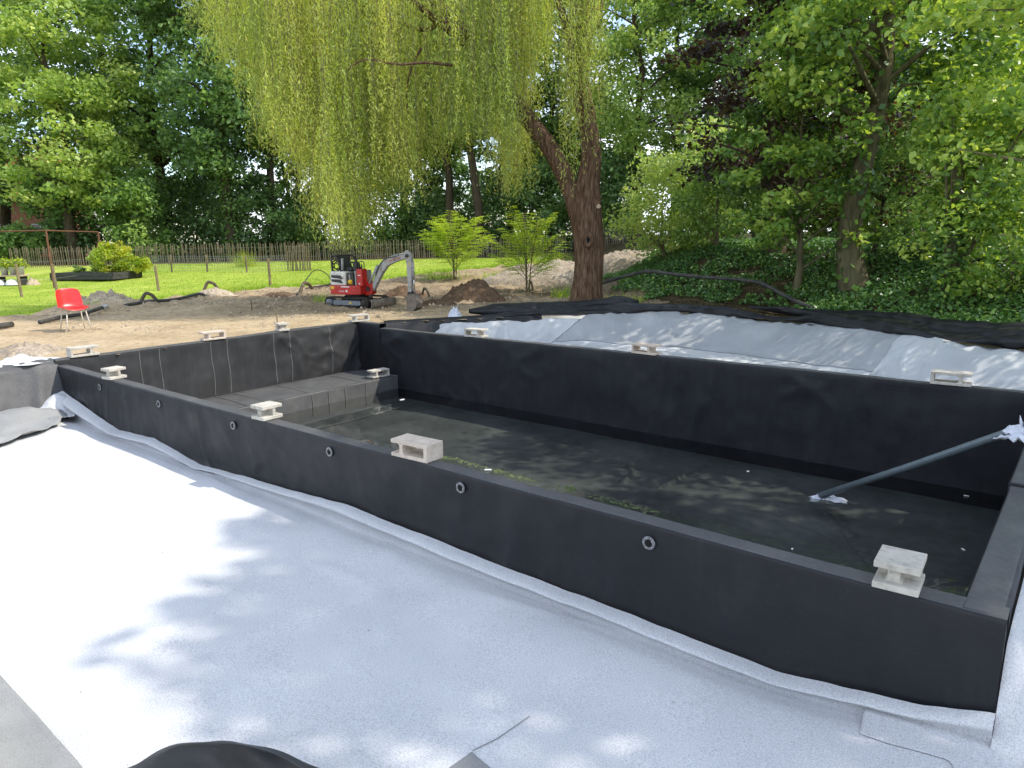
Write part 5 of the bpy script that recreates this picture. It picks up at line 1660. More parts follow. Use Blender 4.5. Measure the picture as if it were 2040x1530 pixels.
MB().box((2.4, .4, HH + 3.3), (.7, .7, 1.6)).build('chimney', MT['brick'], rfo)
MB().tube([(-HW / 2 - .4, -HD / 2 - .55, HH - .22), (HW / 2 + .4, -HD / 2 - .55, HH - .22)], .07, 8).build('gutter', MT['zinc'], rfo, True)
MB().tube([(-1.2, -HD / 2 - .22, HH - .25), (-1.2, -HD / 2 - .22, 0)], .05, 8).build('downpipe', MT['zinc'], hs, True)
# ------------------------------------------------------------------ foliage
def unit(v):
    return v / np.maximum(1e-9, np.linalg.norm(v, axis=-1, keepdims=True))

def leaves(C, L, W, r, bias=.6, axis=None, droop=0.0, shape='rhomb', tone=None):
    """leaf blades at points C: rhombus (one quad) or broad folded leaf (two quads)"""
    n = len(C)
    N = unit(r.normal(0, 1, (n, 3)) + np.array([0, 0, bias * 1.6]))
    A = r.normal(0, 1, (n, 3)) if axis is None else axis + r.normal(0, .35, (n, 3))
    A = A + np.array([0, 0, -droop])
    A = unit(A - N * (A * N).sum(1, keepdims=True))
    B = np.cross(N, A)
    L = np.asarray(L).reshape(-1, 1); W = np.asarray(W).reshape(-1, 1)
    tone = r.random(n) if tone is None else tone
    if shape == 'rhomb':
        V = np.stack([C - A * L * .5, C + B * W * .5 - A * L * .08, C + A * L * .5, C - B * W * .5 - A * L * .08], 1)
        return V.reshape(-1, 3), np.arange(n * 4).reshape(n, 4), np.repeat(tone, 4)
    up = N * W * .18
    V = np.stack([C - A * L * .5, C - A * L * .22 + B * W * .5 + up, C + A * L * .18 + B * W * .42 + up, C + A * L * .5 - N * L * .08,
                  C + A * L * .18 - B * W * .42 + up, C - A * L * .22 - B * W * .5 + up], 1)
    b = np.arange(n)[:, None] * 6
    F = np.concatenate([b + np.array([[0, 1, 2, 3]]), b + np.array([[0, 3, 4, 5]])], 0)
    return V.reshape(-1, 3), F, np.repeat(tone, 6)

def leaf_obj(name, parts, mat, parent=None, **kw):
    off = 0
    Vs, Fs, Ts = [], [], []
    for V, F, T in parts:
        Vs.append(V); Fs.append(F + off); Ts.append(T)
        off += len(V)
    me = mesh_np(name, np.concatenate(Vs), np.concatenate(Fs), mat, False, np.concatenate(Ts))
    return link(name, me, parent, **kw)

def ball(r, n, p=2.4):
    v = unit(r.normal(0, 1, (n, 3)))
    return v * (r.random((n, 1)) ** (1 / p))

def make_tree(name, label, base, H, R, zb, seed, mat, nclump=150, nleaf=120, ls=.24, trunk_r=.28, bark=None, squash=.62, lean=(0, 0), group=None,
              cat='tree', profile='oval', shape='rhomb', clump_r=.27, limbs=26, droop=0.0, tone_shift=0.0, ivy=0, open_=0.0, side=None, clear=None):
    r = np.random.default_rng(seed)
    base = np.array(base, float)
    t = thing(name, label, cat, base, 0, group)
    # trunk path
    m = 9
    zz = np.linspace(0, H * .93, m)
    tp = np.stack([lean[0] * (zz / H) + .06 * R * np.sin(zz * .9 + seed), lean[1] * (zz / H) + .06 * R * np.cos(zz * .7 + seed * 2), zz], 1)
    tp[0, :2] = 0
    rad = trunk_r * (1 - .88 * (zz / zz[-1])) * (1 + .35 * np.exp(-zz / (.12 * H * .3 + .2)))
    tb = MB().tube([(0, 0, -.3)] + [tuple(p) for p in tp], [rad[0] * 1.15] + list(rad), 9)
    # clumps
    cl = []
    for i in range(nclump):
        f = r.random()
        if profile == 'oval':
            env = math.sqrt(max(0.02, math.sin(math.pi * min(1, (.10 + .86 * f)))))
        elif profile == 'column':
            env = min(1, .45 + f * 1.2) * (1 - .6 * max(0, f - .6) / .4)
        else:
            env = 1 - .75 * f
        a = r.random() * 2 * math.pi
        q = (r.random() ** .55)
        if open_ and r.random() < open_ * .5: q = .9 + .15 * r.random()
        z = zb + (H - zb) * f
        k = z / H
        x = lean[0] * k + math.cos(a) * R * env * q
        y = lean[1] * k + math.sin(a) * R * env * q
        if side is not None:
            x += side[0] * R * (1 - f) * r.random(); y += side[1] * R * (1 - f) * r.random()
        cl.append((x, y, z - droop * R * q * q))
    cl = np.array(cl)
    if clear:   # keep the side of the trunk that faces the clearing open
        fd = cl[:, 0] * FW[0] + cl[:, 1] * FW[1]
        lt = cl[:, 0] * RT[0] + cl[:, 1] * RT[1]
        m_ = (fd < .4) & (np.abs(lt) < clear[0]) & (cl[:, 2] < clear[1])
        sh_ = np.where(lt >= 0, 1, -1) * (clear[0] + .2 - np.abs(lt)) * m_
        cl[:, 0] += RT[0] * sh_
        cl[:, 1] += RT[1] * sh_
    # limbs to a share of the clumps
    for c in cl[:limbs]:
        hz_ = max(.25 * zb, min(c[2] - .25 * np.hypot(c[0], c[1]) - .4, H * .85))
        k = np.interp(hz_, zz, np.arange(m))
        i0 = int(min(m - 2, k)); s0 = tp[i0] * (1 - (k - i0)) + tp[i0 + 1] * (k - i0)
        r0 = np.interp(hz_, zz, rad) * .42
        mid = (s0 + c) / 2 + np.array([0, 0, .10 * np.linalg.norm(c - s0)]) + r.normal(0, .1, 3)
        tb.tube([tuple(s0), tuple(mid), tuple(c)], [r0, r0 * .6, r0 * .15], 5, False)
    tb.build('trunk', bark or MT['bark_far'], t, True)
    # leaves
    crm = R * clump_r * r.uniform(.65, 1.3, nclump)
    n = nclump * nleaf
    idx = np.repeat(np.arange(nclump), nleaf)
    off = ball(r, n, 2.2) * crm[idx][:, None]
    off[:, 2] *= squash
    C = cl[idx] + off
    C[:, 2] -= droop * .5 * (off[:, 0] ** 2 + off[:, 1] ** 2) / np.maximum(.2, crm[idx])
    tone = np.clip(.5 + tone_shift + .22 * r.normal(0, 1, n) + .18 * r.normal(0, 1, nclump)[idx], 0, 1)
    sz = ls * r.uniform(.6, 1.35, n)
    parts = [leaves(C, sz, sz * .62, r, .7, shape=shape, tone=tone, droop=droop)]
    if ivy:
        a = r.random(ivy) * 2 * math.pi; h = r.random(ivy) ** 1.2 * H * .5
        rr_ = np.interp(h, zz, rad) + .12 * r.random(ivy)
        P = np.stack([np.interp(h, zz, tp[:, 0]) + rr_ * np.cos(a), np.interp(h, zz, tp[:, 1]) + rr_ * np.sin(a), h], 1)
        link('trunk_ivy', mesh_np('trunk_ivy', *[leaves(P, np.full(ivy, .16), np.full(ivy, .13), r, .0)[k] for k in (0, 1)], MT['leaf_ivy'], False, r.random(ivy).repeat(4)), t)
    leaf_obj('crown', parts, mat, t)
    return t

def base_at(px, dep):
    q = atd(px, 480, dep)
    return (q[0], q[1], float(gz(q[0], q[1])))

GT = 'tall trees behind the paling fence'
BG = [  # px, depth, height, R, crown bottom, material, trunk r, label, extra
    (150, 40, 15.5, 4.0, 3.0, 'leaf_light', .30, 'broad light green tree at the far left standing before the darker ones', dict(nclump=170, nleaf=125, ls=.26, squash=.45)),
    (20, 47, 21, 5.0, 4.5, 'leaf_mid', .34, 'tall tree at the left picture edge above the brick house', {}),
    (240, 50, 23, 5.0, 6.0, 'leaf_dark', .34, 'dark tall tree behind the light green one at left', {}),
    (335, 45, 22, 4.4, 5.2, 'leaf_mid', .34, 'dark tree with a thick black trunk left of the ivy covered one', dict(open_=.6)),
    (462, 42, 20, 3.8, 4.5, 'leaf_dark', .40, 'ivy covered trunk with dark crown left of the willow curtain', dict(ivy=2600)),
    (552, 44, 21, 3.6, 6.5, 'leaf_mid', .27, 'slim tree with bare brown trunk at the left edge of the willow curtain', {}),
    (602, 48, 22, 3.8, 6.8, 'leaf_mid', .22, 'thin dark trunked tree just behind the left willow curtain', {}),
    (700, 50, 22, 4.6, 4.0, 'leaf_mid', .30, 'tree hidden behind the densest willow curtain', dict(nclump=150)),
    (806, 47, 21, 4.0, 5.5, 'leaf_mid', .30, 'tree behind the willow left of the two bare trunks', dict(nclump=120)),
    (893, 43, 20, 3.6, 6.0, 'leaf_mid', .27, 'left one of the two bare brown trunks behind the saplings', dict(open_=.5)),
    (946, 41, 20, 3.6, 6.5, 'leaf_mid', .29, 'right one of the two bare brown trunks behind the saplings', dict(open_=.5)),
    (1010, 50, 22, 4.4, 4.5, 'leaf_dark', .26, 'dark tree behind the drooping willow strands left of its limb', dict(open_=.4, nclump=130)),
    (1095, 48, 20, 3.8, 4.0, 'leaf_mid', .26, 'dark tree seen through the fork of the willow', {}),
    (1264, 40, 19, 3.7, 3.4, 'leaf_light', .28, 'tall airy light green tree right of the willow trunk', dict(nclump=150, ls=.24, tone_shift=-.12)),
    (1345, 47, 21, 4.2, 3.0, 'leaf_mid', .30, 'tall tree between the airy tree and the copper beech', {}),
    (1460, 44, 21, 4.4, 2.5, 'leaf_dark', .30, 'tall dark tree behind the copper beech', {}),
    (1580, 38, 18, 4.2, 2.0, 'leaf_mid', .30, 'tree behind the middle of the right hand lime', {}),
    (1790, 33, 17, 4.2, 1.5, 'leaf_dark', .30, 'dark tree behind the lime trunk at right', {}),
    (1960, 30, 16, 4.4, 1.2, 'leaf_mid', .30, 'tree behind the hazel at the right picture edge', {}),
    (290, 55, 9, 3.6, 1.5, 'leaf_mid', .16, 'lower tree filling the gap left of the thick black trunk', dict(nclump=90)),
    (420, 56, 8, 3.2, 1.2, 'leaf_dark', .16, 'lower tree filling the gap left of the ivy covered trunk', dict(nclump=90)),
    (860, 56, 8.5, 3.2, 1.2, 'leaf_dark', .16, 'lower tree behind the left bare brown trunk', dict(nclump=90)),
    (1060, 55, 9, 3.4, 1.2, 'leaf_dark', .16, 'lower tree behind the taller airy sapling', dict(nclump=90)),
    (1200, 52, 10, 3.4, 1.2, 'leaf_mid', .16, 'lower tree directly right of the willow trunk', dict(nclump=90)),
    (578, 53, 13, 3.0, 1.5, 'leaf_mid', .16, 'lower tree behind the thin trunk beside the willow curtain', dict(nclump=110)),
    (-120, 42, 20, 5.0, 3.0, 'leaf_mid', .32, 'tree whose branches reach in at the left picture edge', dict(nclump=110)),
]
for i, (px, dep, H, R, zb, mt, tr_r, lab, kw) in enumerate(BG):
    k = dict(nclump=190, nleaf=125, ls=.28)
    k.update(kw)
    make_tree('broadleaf_tree', lab, base_at(px, dep), H, R, zb, 1000 + i * 13, MT[mt], trunk_r=tr_r, group=GT, **k)

GS = 'dark shrubs behind the paling fence'
for i, (px, dep, h, R, mt, lab) in enumerate([
    (30, 39, 1.9, 1.2, 'leaf_mid', 'low shrub in front of the brick house'), (120, 41, 3.4, 1.7, 'leaf_dark', 'dark shrub right of the brick house'),
    (215, 42, 3.2, 2.2, 'leaf_dark', 'dark shrub behind the yellow planted bed'), (285, 40, 3.4, 1.8, 'leaf_mid', 'paler shrub right of the planted bed behind the fence'),
    (395, 44, 3.0, 2.3, 'leaf_dark', 'dark shrub left of the ivy covered trunk'), (520, 43, 3.0, 1.8, 'leaf_dark', 'dark shrub between ivy trunk and bare trunk'),
    (590, 45, 2.6, 1.6, 'leaf_mid', 'shrub under the left willow curtain edge'), (660, 46, 3.0, 2.2, 'leaf_dark', 'dark shrub behind the lowest willow curtain'),
    (770, 44, 3.2, 2.0, 'leaf_mid', 'shrub behind the excavator boom beyond the fence'), (850, 46, 2.8, 2.0, 'leaf_dark', 'dark shrub left of the first bare trunk'),
    (920, 47, 3.2, 2.0, 'leaf_dark', 'dark shrub between the two bare trunks'), (1000, 44, 3.0, 2.0, 'leaf_dark', 'dark shrub behind the right sapling'),
    (1085, 42, 3.4, 1.9, 'leaf_dark', 'dark shrub left behind the willow trunk'), (1215, 40, 3.2, 1.8, 'leaf_dark', 'dark shrub right behind the willow trunk'),
    (1500, 36, 3.5, 2.2, 'leaf_dark', 'dark shrub below the copper beech'),
    (1620, 30, 3.0, 1.8, 'leaf_mid', 'shrub on the ivy bank left of the lime trunk'),
    (1410, 29, 3.0, 1.9, 'leaf_light', 'pale shrub behind the smaller sunlit shrub'), (1530, 27, 3.0, 1.9, 'leaf_mid', 'shrub on top of the ivy bank under the copper beech'),
    (1700, 26, 3.1, 1.9, 'leaf_light', 'pale shrub behind the lime trunk on the bank'), (1800, 25, 3.0, 1.8, 'leaf_mid', 'shrub behind the bank right of the lime trunk'),
    (1920, 24, 3.0, 1.9, 'leaf_light', 'pale shrub behind the hazel stems'), (2040, 23, 3.0, 1.9, 'leaf_mid', 'shrub behind the bank at the right picture edge')]):
    make_tree('shrub', lab, base_at(px, dep), h * (1.5 if h > 2.95 else 1.0), R * 1.15, .35, 2000 + i * 7, MT[mt], nclump=60, nleaf=100, ls=.23, trunk_r=.06, limbs=14, clump_r=.36, cat='shrub', group=GS, squash=.8)

# ------------------------------------------------------------------ weeping willow
wb = at(1168, 602, .12)
wz = ground_z(wb[0], wb[1]) - .05
WD = ds(wb[0], wb[1])[0]
wil = thing('weeping_willow', 'large weeping willow with furrowed forked trunk and long yellow green curtains', 'tree', (wb[0], wb[1], wz))
def wp_(px, py, dep=WD):
    q = atd(px, py, dep)
    return np.array([q[0] - wb[0], q[1] - wb[1], q[2] - wz])
def bark_tube(path, rad, n, seed, flare=None):
    """trunk with vertical furrows"""
    path = curve_pts(path, 10)
    m = len(path)
    rr_ = np.interp(np.linspace(0, len(rad) - 1, m), np.arange(len(rad)), rad)
    b = MB().tube(path, list(rr_), n, True)
    V = np.array(b.v)
    cen = np.repeat(np.array(path), n, 0)
    dirv = V - cen
    L = np.linalg.norm(dirv, axis=1, keepdims=True)
    U = dirv / np.maximum(L, 1e-6)
    ang = np.tile(np.arange(n) / n * 2 * math.pi, m)
    zz = V[:, 2]
    f = 1 + .055 * ridged(np.cos(ang) * 2.6 + 5, np.sin(ang) * 2.6 + zz * .35, 2, seed) + .05 * fbm(np.cos(ang) * 1.2, np.sin(ang) * 1.2, zz * 1.1, 3, seed + 4) \
        + .03 * vnoise(np.cos(ang) * 7, np.sin(ang) * 7, zz * 1.6, seed + 6)
    if flare:
        f = f + flare * np.exp(-np.maximum(0, zz) / .16) * (1 + .5 * np.sin(ang * 5 + 1) + .3 * np.sin(ang * 3))
    b.v = [tuple(p) for p in cen + U * L * f[:, None]]
    return b
trk = bark_tube([wp_(1168, 622), wp_(1168, 600), wp_(1171, 560), wp_(1173, 520), wp_(1172, 470), wp_(1168, 420), wp_(1172, 360), wp_(1178, 310), wp_(1170, 240), wp_(1152, 150), wp_(1158, 90),
                 wp_(1172, 30), wp_(1182, -60), wp_(1190, -180), wp_(1170, -320)],
                [.39, .37, .335, .33, .345, .35, .27, .225, .20, .215, .22, .21, .18, .13, .06], 44, 600, .26)
trk.build('trunk', MT['bark'], wil, True)
l1 = bark_tube([wp_(1160, 470), wp_(1148, 420), wp_(1135, 375), wp_(1105, 310), wp_(1062, 250), wp_(1035, 215), wp_(990, 150, WD + .6), wp_(930, 70, WD + 1.0), wp_(850, -10, WD + 1.3), wp_(740, -100, WD + 1.5), wp_(600, -180, WD + 1.6)],
               [.20, .20, .20, .20, .195, .185, .165, .155, .13, .10, .05], 28, 620)
l1.build('limb', MT['bark'], wil, True)
lb = MB()
def limb(pts, r0, r1):
    P = curve_pts(pts, 5)
    lb.tube(P, list(np.linspace(r0, r1, len(P))), 8, True)
limb([wp_(1158, 170), wp_(1130, 60, WD - .6), wp_(1100, -40, WD - 1.0), wp_(1060, -160, WD - 1.4)], .12, .03)
limb([wp_(930, 70, WD - .8), wp_(880, 40, WD - .2), wp_(850, 60, WD + .4), wp_(780, 40, WD + 1.0), wp_(640, 0, WD + 1.5)], .09, .02)
limb([wp_(900, 130, WD - 1), wp_(850, 125, WD - 1.4), wp_(790, 128, WD - 1.5), wp_(730, 118, WD - 1.7), wp_(690, 140, WD - 1.8)], .035, .012)
limb([wp_(960, 110, WD + .8), wp_(880, 50, WD + .2), wp_(820, 0, WD - .4), wp_(700, -90, WD - 1.0), wp_(520, -130, WD - 1.4)], .10, .025)
limb([wp_(840, 95, WD - 1.0), wp_(822, 130, WD - 1.0), wp_(810, 180, WD - 1.0), wp_(812, 230, WD - 1.0)], .03, .008)
limb([wp_(740, -60, WD - 1.6), wp_(600, -20, WD - 1), wp_(480, -10, WD - .5), wp_(400, -40, WD)], .07, .015)
limb([wp_(1160, 110), wp_(1190, 40, WD + .4), wp_(1215, -60, WD + .6)], .07, .02)
lb.build('branches', MT['bark'], wil, True)
# knot hole
kq = wp_(1172, 478) * 1.0
tow = np.array([CAM[0] - wb[0], CAM[1] - wb[1], 0]); tow /= np.linalg.norm(tow)
kc = kq + tow * .375
kr = MB()
side_ = np.cross(np.array([0, 0, 1]), tow)
ring = [kc + side_ * .085 * math.cos(a) + np.array([0, 0, 1]) * .12 * math.sin(a) for a in np.linspace(0, 2 * math.pi, 19)]
kr.tube(ring, .06, 8, False)
kr.build('knot_rim', MT['bark'], wil, True)
MB().tube([tuple(kc + tow * .03), tuple(kc - tow * .05)], [.075, .065], 14).build('knot_hole', MT['bore'], wil)
st = wp_(1192, 412) + tow * .28
MB().tube([tuple(st), tuple(st + tow * .05)], [.055, .05], 12).build('pruned_stub', MT['stone'], wil)

# curtains: strands hang from the branchlets; guide = lowest reach of the foliage across the crown
GX_ = [350, 385, 420, 480, 540, 575, 610, 640, 670, 705, 725, 745, 765, 800, 815, 850, 885, 905, 940, 965, 985, 1005, 1030, 1042, 1055, 1085, 1112, 1124, 1138, 1150, 1162, 1180, 1200, 1215]
GY_ = [20, 80, 130, 205, 300, 365, 470, 515, 520, 510, 450, 400, 395, 445, 425, 330, 375, 330, 300, 285, 330, 425, 405, 235, 170, 175, 195, 330, 405, 360, 230, 240, 230, 90]
r = np.random.default_rng(77)
strandP, strandT, strandA = [], [], []
twig = MB()
NG = 570
cent = [(r.choice([r.uniform(365, 760), r.uniform(365, 1000), r.uniform(520, 900), r.uniform(960, 1215)], p=[.36, .26, .25, .13]), WD + r.uniform(-1.9, 2.9), r.normal(.45, .3)) for _ in range(80)]
cent += [(a_, WD + b_, c_) for a_, b_, c_ in [(775, .2, .4), (800, -1.0, .6), (830, 1.2, .3), (850, -.4, .55), (872, .8, .2), (895, -1.2, .5), (915, 1.8, .35), (938, 0, .6), (960, -.8, .45), (980, 1.0, .3), (1002, -.6, .7), (1018, .5, .5),
                                               (400, .5, .5), (430, -.5, .6), (455, 1.2, .4), (500, .2, .5), (640, .4, .35), (690, -.8, .45)]]
for gi in range(NG):
    c_ = cent[int(r.integers(0, len(cent)))]
    px = float(np.clip(c_[0] + r.normal(0, 13), 362, 1213))
    dep = c_[1] + r.normal(0, .22)
    low = np.interp(px, GX_, GY_)
    # some groups stop higher: layered curtains
    top = r.uniform(-260, min(low - 70, 240)) if r.random() < .75 else r.uniform(-120, max(-60, low - 160))
    if px > 930:
        top = min(top, r.uniform(-200, 60))
    bot = low - abs(r.normal(0, 1)) * 70 * (1 if r.random() < .8 else 2.2)
    bot = max(bot, top + 90)
    ns = int(r.integers(6, 13))
    gt = np.clip(c_[2] + r.normal(0, .14), 0, 1)
    spread = r.uniform(.06, .26)
    for k in range(ns):
        o = r.normal(0, spread, 2)
        q0 = atd(px, top + r.normal(0, 25), dep) + np.array([o[0], o[1], 0])
        z1 = atd(px, bot + abs(r.normal(0, 26)) * (-1), dep)[2]
        L = q0[2] - z1
        if L < .4: continue
        nl = int(L / .055)
        t = (np.arange(nl) + r.random(nl) * .8) / nl
        sway = r.normal(0, .22, 2); ph = r.random() * 6
        arch_ = np.exp(-t * L / .25)
        x = q0[0] + sway[0] * t + .05 * np.sin(t * L * 1.7 + ph) - o[0] * .8 * arch_
        y = q0[1] + sway[1] * t + .05 * np.cos(t * L * 1.4 + ph) - o[1] * .8 * arch_
        z = q0[2] - t * L + .10 * (1 - arch_) * 0
        strandP.append(np.stack([x, y, z], 1))
        strandT.append(np.clip(gt + r.normal(0, .16, nl) - .12 * t, 0, 1))
        if k % 3 == 0:
            twig.tube([(x[0] - wb[0], y[0] - wb[1], z[0] - wz), (x[nl // 2] - wb[0], y[nl // 2] - wb[1], z[nl // 2] - wz), (x[-1] - wb[0], y[-1] - wb[1], z[-1] - wz)], [.006, .004, .002], 3, False)
C = np.concatenate(strandP); T = np.concatenate(strandT)
n = len(C)
ax = np.stack([r.normal(0, .45, n), r.normal(0, .45, n), np.full(n, -1.0)], 1)
V, F, TT = leaves(C + r.normal(0, .03, (n, 3)), r.uniform(.07, .14, n), r.uniform(.013, .022, n), r, 0.0, axis=ax, tone=T)
leaf_obj('curtains', [(V - np.array([wb[0], wb[1], wz]), F, TT)], MT['leaf_willow'], wil)
twig.build('strands', MT['leaf_willow'] if False else MT['stem'], wil)
print('willow leaves', n)

# ------------------------------------------------------------------ right-hand trees on the bank
def bank_base(px, dep):
    q = atd(px, 500, dep)
    return (q[0], q[1], float(gz(q[0], q[1])) - .05)
# lime with visible trunk
make_tree('lime_tree', 'large leafy lime with ivy at its trunk foot on the right bank', bank_base(1708, 15.0), 9.5, 3.2, 4.0, 3001, MT['leaf_hazel'], nclump=150, nleaf=120, ls=.135,
          trunk_r=.25, bark=MT['bark_mossy'], shape='fold', droop=.12, lean=(.1, .3), limbs=34, clump_r=.24, ivy=260, squash=.5, clear=(1.15, 5.2))
make_tree('lime_tree', 'leafy branches hanging over the bank between copper beech and lime', bank_base(1590, 15.8), 4.8, 1.7, 1.3, 3011, MT['leaf_hazel'], nclump=60, nleaf=100, ls=.13,
          trunk_r=.08, bark=MT['bark_mossy'], shape='fold', droop=.22, limbs=24, clump_r=.26, squash=.5, tone_shift=-.12)
make_tree('hazel_tree', 'light green hazel crown filling the upper right picture corner', bank_base(2230, 9.8), 7.5, 2.7, 2.6, 3021, MT['leaf_hazel'], nclump=105, nleaf=110, ls=.12,
          trunk_r=.14, bark=MT['stem'], shape='fold', droop=.12, limbs=30, clump_r=.25, tone_shift=.12, squash=.5)
make_tree('copper_beech', 'dark purple copper beech with drooping branches left of the lime', bank_base(1545, 18.5), 9.0, 2.8, 1.9, 3031, MT['leaf_copper'], nclump=95, nleaf=110, ls=.15,
          trunk_r=.22, bark=MT['bark_far'], droop=.26, limbs=40, clump_r=.28, squash=.35)
make_tree('copper_beech', 'low bronze beech sprays beside the lime trunk on the bank', bank_base(1740, 16.5), 3.6, 1.9, .9, 3041, MT['leaf_copper'], nclump=34, nleaf=80, ls=.11,
          trunk_r=.05, bark=MT['bark_far'], droop=.2, limbs=20, clump_r=.33, squash=.35, cat='shrub', tone_shift=.42)
make_tree('bright_shrub', 'sunlit yellow green shrub between willow and copper beech', bank_base(1325, 21.5), 3.0, 1.75, .35, 3051, MT['leaf_light'], nclump=70, nleaf=110, ls=.12,
          trunk_r=.05, limbs=26, clump_r=.3, cat='shrub', tone_shift=.1, bark=MT['stem'], squash=.7)
make_tree('bright_shrub', 'smaller shrub right of the sunlit one below the copper beech', bank_base(1425, 20.0), 2.3, 1.4, .3, 3056, MT['leaf_mid'], nclump=50, nleaf=100, ls=.12,
          trunk_r=.05, limbs=20, clump_r=.3, cat='shrub', bark=MT['stem'], squash=.7)
make_tree('undergrowth_shrub', 'green undergrowth bush at the right picture edge above the ivy', bank_base(2010, 12.5), 1.6, 1.5, .2, 3061, MT['leaf_hazel'], nclump=50, nleaf=80, ls=.10,
          trunk_r=.03, limbs=16, clump_r=.33, cat='shrub', shape='fold', squash=.6, bark=MT['stem'])
make_tree('undergrowth_shrub', 'shaded undergrowth bush between lime and hazel stems', bank_base(1830, 15.5), 2.6, 1.5, .3, 3066, MT['leaf_mid'], nclump=50, nleaf=90, ls=.11,
          trunk_r=.03, limbs=16, clump_r=.33, cat='shrub', squash=.6, bark=MT['stem'])
# multi-stemmed hazel
hb = bank_base(1895, 13.0)
hz_t = thing('hazel_bush', 'many stemmed hazel fanning out from an ivy covered stump at right', 'shrub', hb)
r = np.random.default_rng(91)
hc = []
def hstem(dx, dd, hgt, r0):
    vx = RT[0] * dx + FW[0] * dd; vy = RT[1] * dx + FW[1] * dd
    P = [(r.normal(0, .05), r.normal(0, .05), -.1), (vx * .25, vy * .25, hgt * .35), (vx * .6, vy * .6, hgt * .7), (vx * 1.05, vy * 1.05, hgt)]
    Q = curve_pts(P, 5)
    MB().tube(Q, list(np.linspace(r0, r0 * .35, len(Q))), 7).build('stem', MT['stem'], hz_t, True)
    for k in range(7):
        q = Q[int(len(Q) * (.55 + .44 * k / 6)) - 1]
        hc.append(np.array(q) + r.normal(0, .3, 3))
for k in range(13):
    hstem(r.uniform(-.5, 1.9) * (1 if k < 9 else 1.2), r.uniform(-.6, .8), r.uniform(2.6, 4.2), r.uniform(.018, .038))
MB().tube(curve_pts([(0, 0, -.2), (.02, .02, .6), (0, .05, 1.5), (-.05, .05, 2.6)], 4), list(np.linspace(.16, .10, 13)), 12).build('main_stem', MT['bark_mossy'], hz_t, True)
hc = np.array(hc)
idx = np.repeat(np.arange(len(hc)), 46)
C = hc[idx] + ball(r, len(idx), 2) * .45
leaf_obj('crown', [leaves(C, r.uniform(.08, .14, len(C)), r.uniform(.06, .11, len(C)), r, .8, shape='fold', droop=.3, tone=np.clip(r.normal(.6, .25, len(C)), 0, 1))], MT['leaf_hazel'], hz_t)
a = r.random(900) * 6.28; h = r.random(900) ** 1.5 * 1.6
P = np.stack([(.17 + .1 * r.random(900)) * np.cos(a), (.17 + .1 * r.random(900)) * np.sin(a), h], 1)
leaf_obj('stump_ivy', [leaves(P, np.full(900, .09), np.full(900, .08), r, .2, shape='fold')], MT['leaf_ivy'], hz_t)

# shade tree beyond the right picture edge: its shadow falls over the near wall and fleece
make_tree('shade_tree', 'tall tree beyond the right picture edge shading the near wall', (18.0, 6.7, .0), 13.5, 2.9, 4.2, 3071, MT['leaf_mid'], nclump=210, nleaf=95, ls=.26, trunk_r=.24, clump_r=.29, limbs=30, squash=.6)
make_tree('shade_tree', 'airy tree beyond the right picture edge dappling the water', (15.8, 9.0, .3), 10.5, 3.0, 3.5, 3081, MT['leaf_mid'], nclump=14, nleaf=80, ls=.24, trunk_r=.2, clump_r=.28, limbs=24, squash=.6)

# ------------------------------------------------------------------ saplings, bed plants, weeds
def sapling(px, pyb, pyt, dep, label, seed, nb=30, spread=1.0):
    r = np.random.default_rng(seed)
    q = atd(px, pyb, dep)
    zb = float(gz(q[0], q[1]))
    hgt = atd(px, pyt, dep)[2] - zb
    t = thing('sapling', label, 'sapling', (q[0], q[1], zb))
    st = MB()
    parts = []
    stems = [(0, 0), (.25, .1), (-.2, .15), (.1, -.2)]
    for sx, sy in stems:
        st.tube(curve_pts([(sx * .2, sy * .2, -.05), (sx * .5, sy * .5, hgt * .35), (sx * 1.1, sy * 1.1, hgt * .72), (sx * 1.3, sy * 1.3, hgt * .95)], 4), list(np.linspace(.022, .006, 13)), 6)
    for k in range(nb):
        f = (k + .5) / nb
        sx, sy = stems[k % 4]
        a = k * 2.4 + r.normal(0, .4)
        el = math.radians(r.uniform(28, 62) + 12 * f)
        L = spread * hgt * r.uniform(.42, .62) * (1 - .35 * f)
        z0 = hgt * (.12 + .55 * f) * r.uniform(.9, 1.1)
        u = np.linspace(0, 1, 14)
        dx, dy = math.cos(a), math.sin(a)
        hx = L * math.cos(el) * u
        B = np.stack([sx * f + dx * hx, sy * f + dy * hx, z0 + L * math.sin(el) * u - .16 * L * u ** 2.5], 1)
        st.tube([tuple(B[0]), tuple(B[5]), tuple(B[9]), tuple(B[-1])], [.010, .007, .005, .002], 4, False)
        for m in range(3, 14):
            for sd_ in (1, -1):
                tl = L * .34 * (1 - .55 * abs(u[m] - .45)) * r.uniform(.6, 1.1)
                ux = np.array([dx * .75 - dy * sd_ * .8, dy * .75 + dx * sd_ * .8, r.uniform(-.05, .3)])
                nl = max(3, int(tl / .05))
                w = (np.arange(nl) + .5) / nl
                P = B[m] + ux * (w * tl)[:, None] - np.array([0, 0, .10 * tl]) * (w ** 2)[:, None]
                P = np.repeat(P, 2, 0)
                s2 = np.tile([1., -1.], nl)[:, None]
                axl = ux * .5 + np.array([-ux[1], ux[0], 0]) * s2 + np.array([0, 0, -.15])
                n_ = len(P)
                parts.append(leaves(P + axl * .035, r.uniform(.055, .095, n_), r.uniform(.024, .038, n_), r, 1.8, axis=axl * 3, tone=np.clip(r.normal(.45 + .3 * f, .2, n_), 0, 1)))
    st.build('stem', MT['stem'], t, True)
    leaf_obj('crown', parts, MT['leaf_lime'], t)
    return t
sapling(905, 553, 425, 25.5, 'dense yellow green sapling left of the sand heap', 801, 40, 1.35)
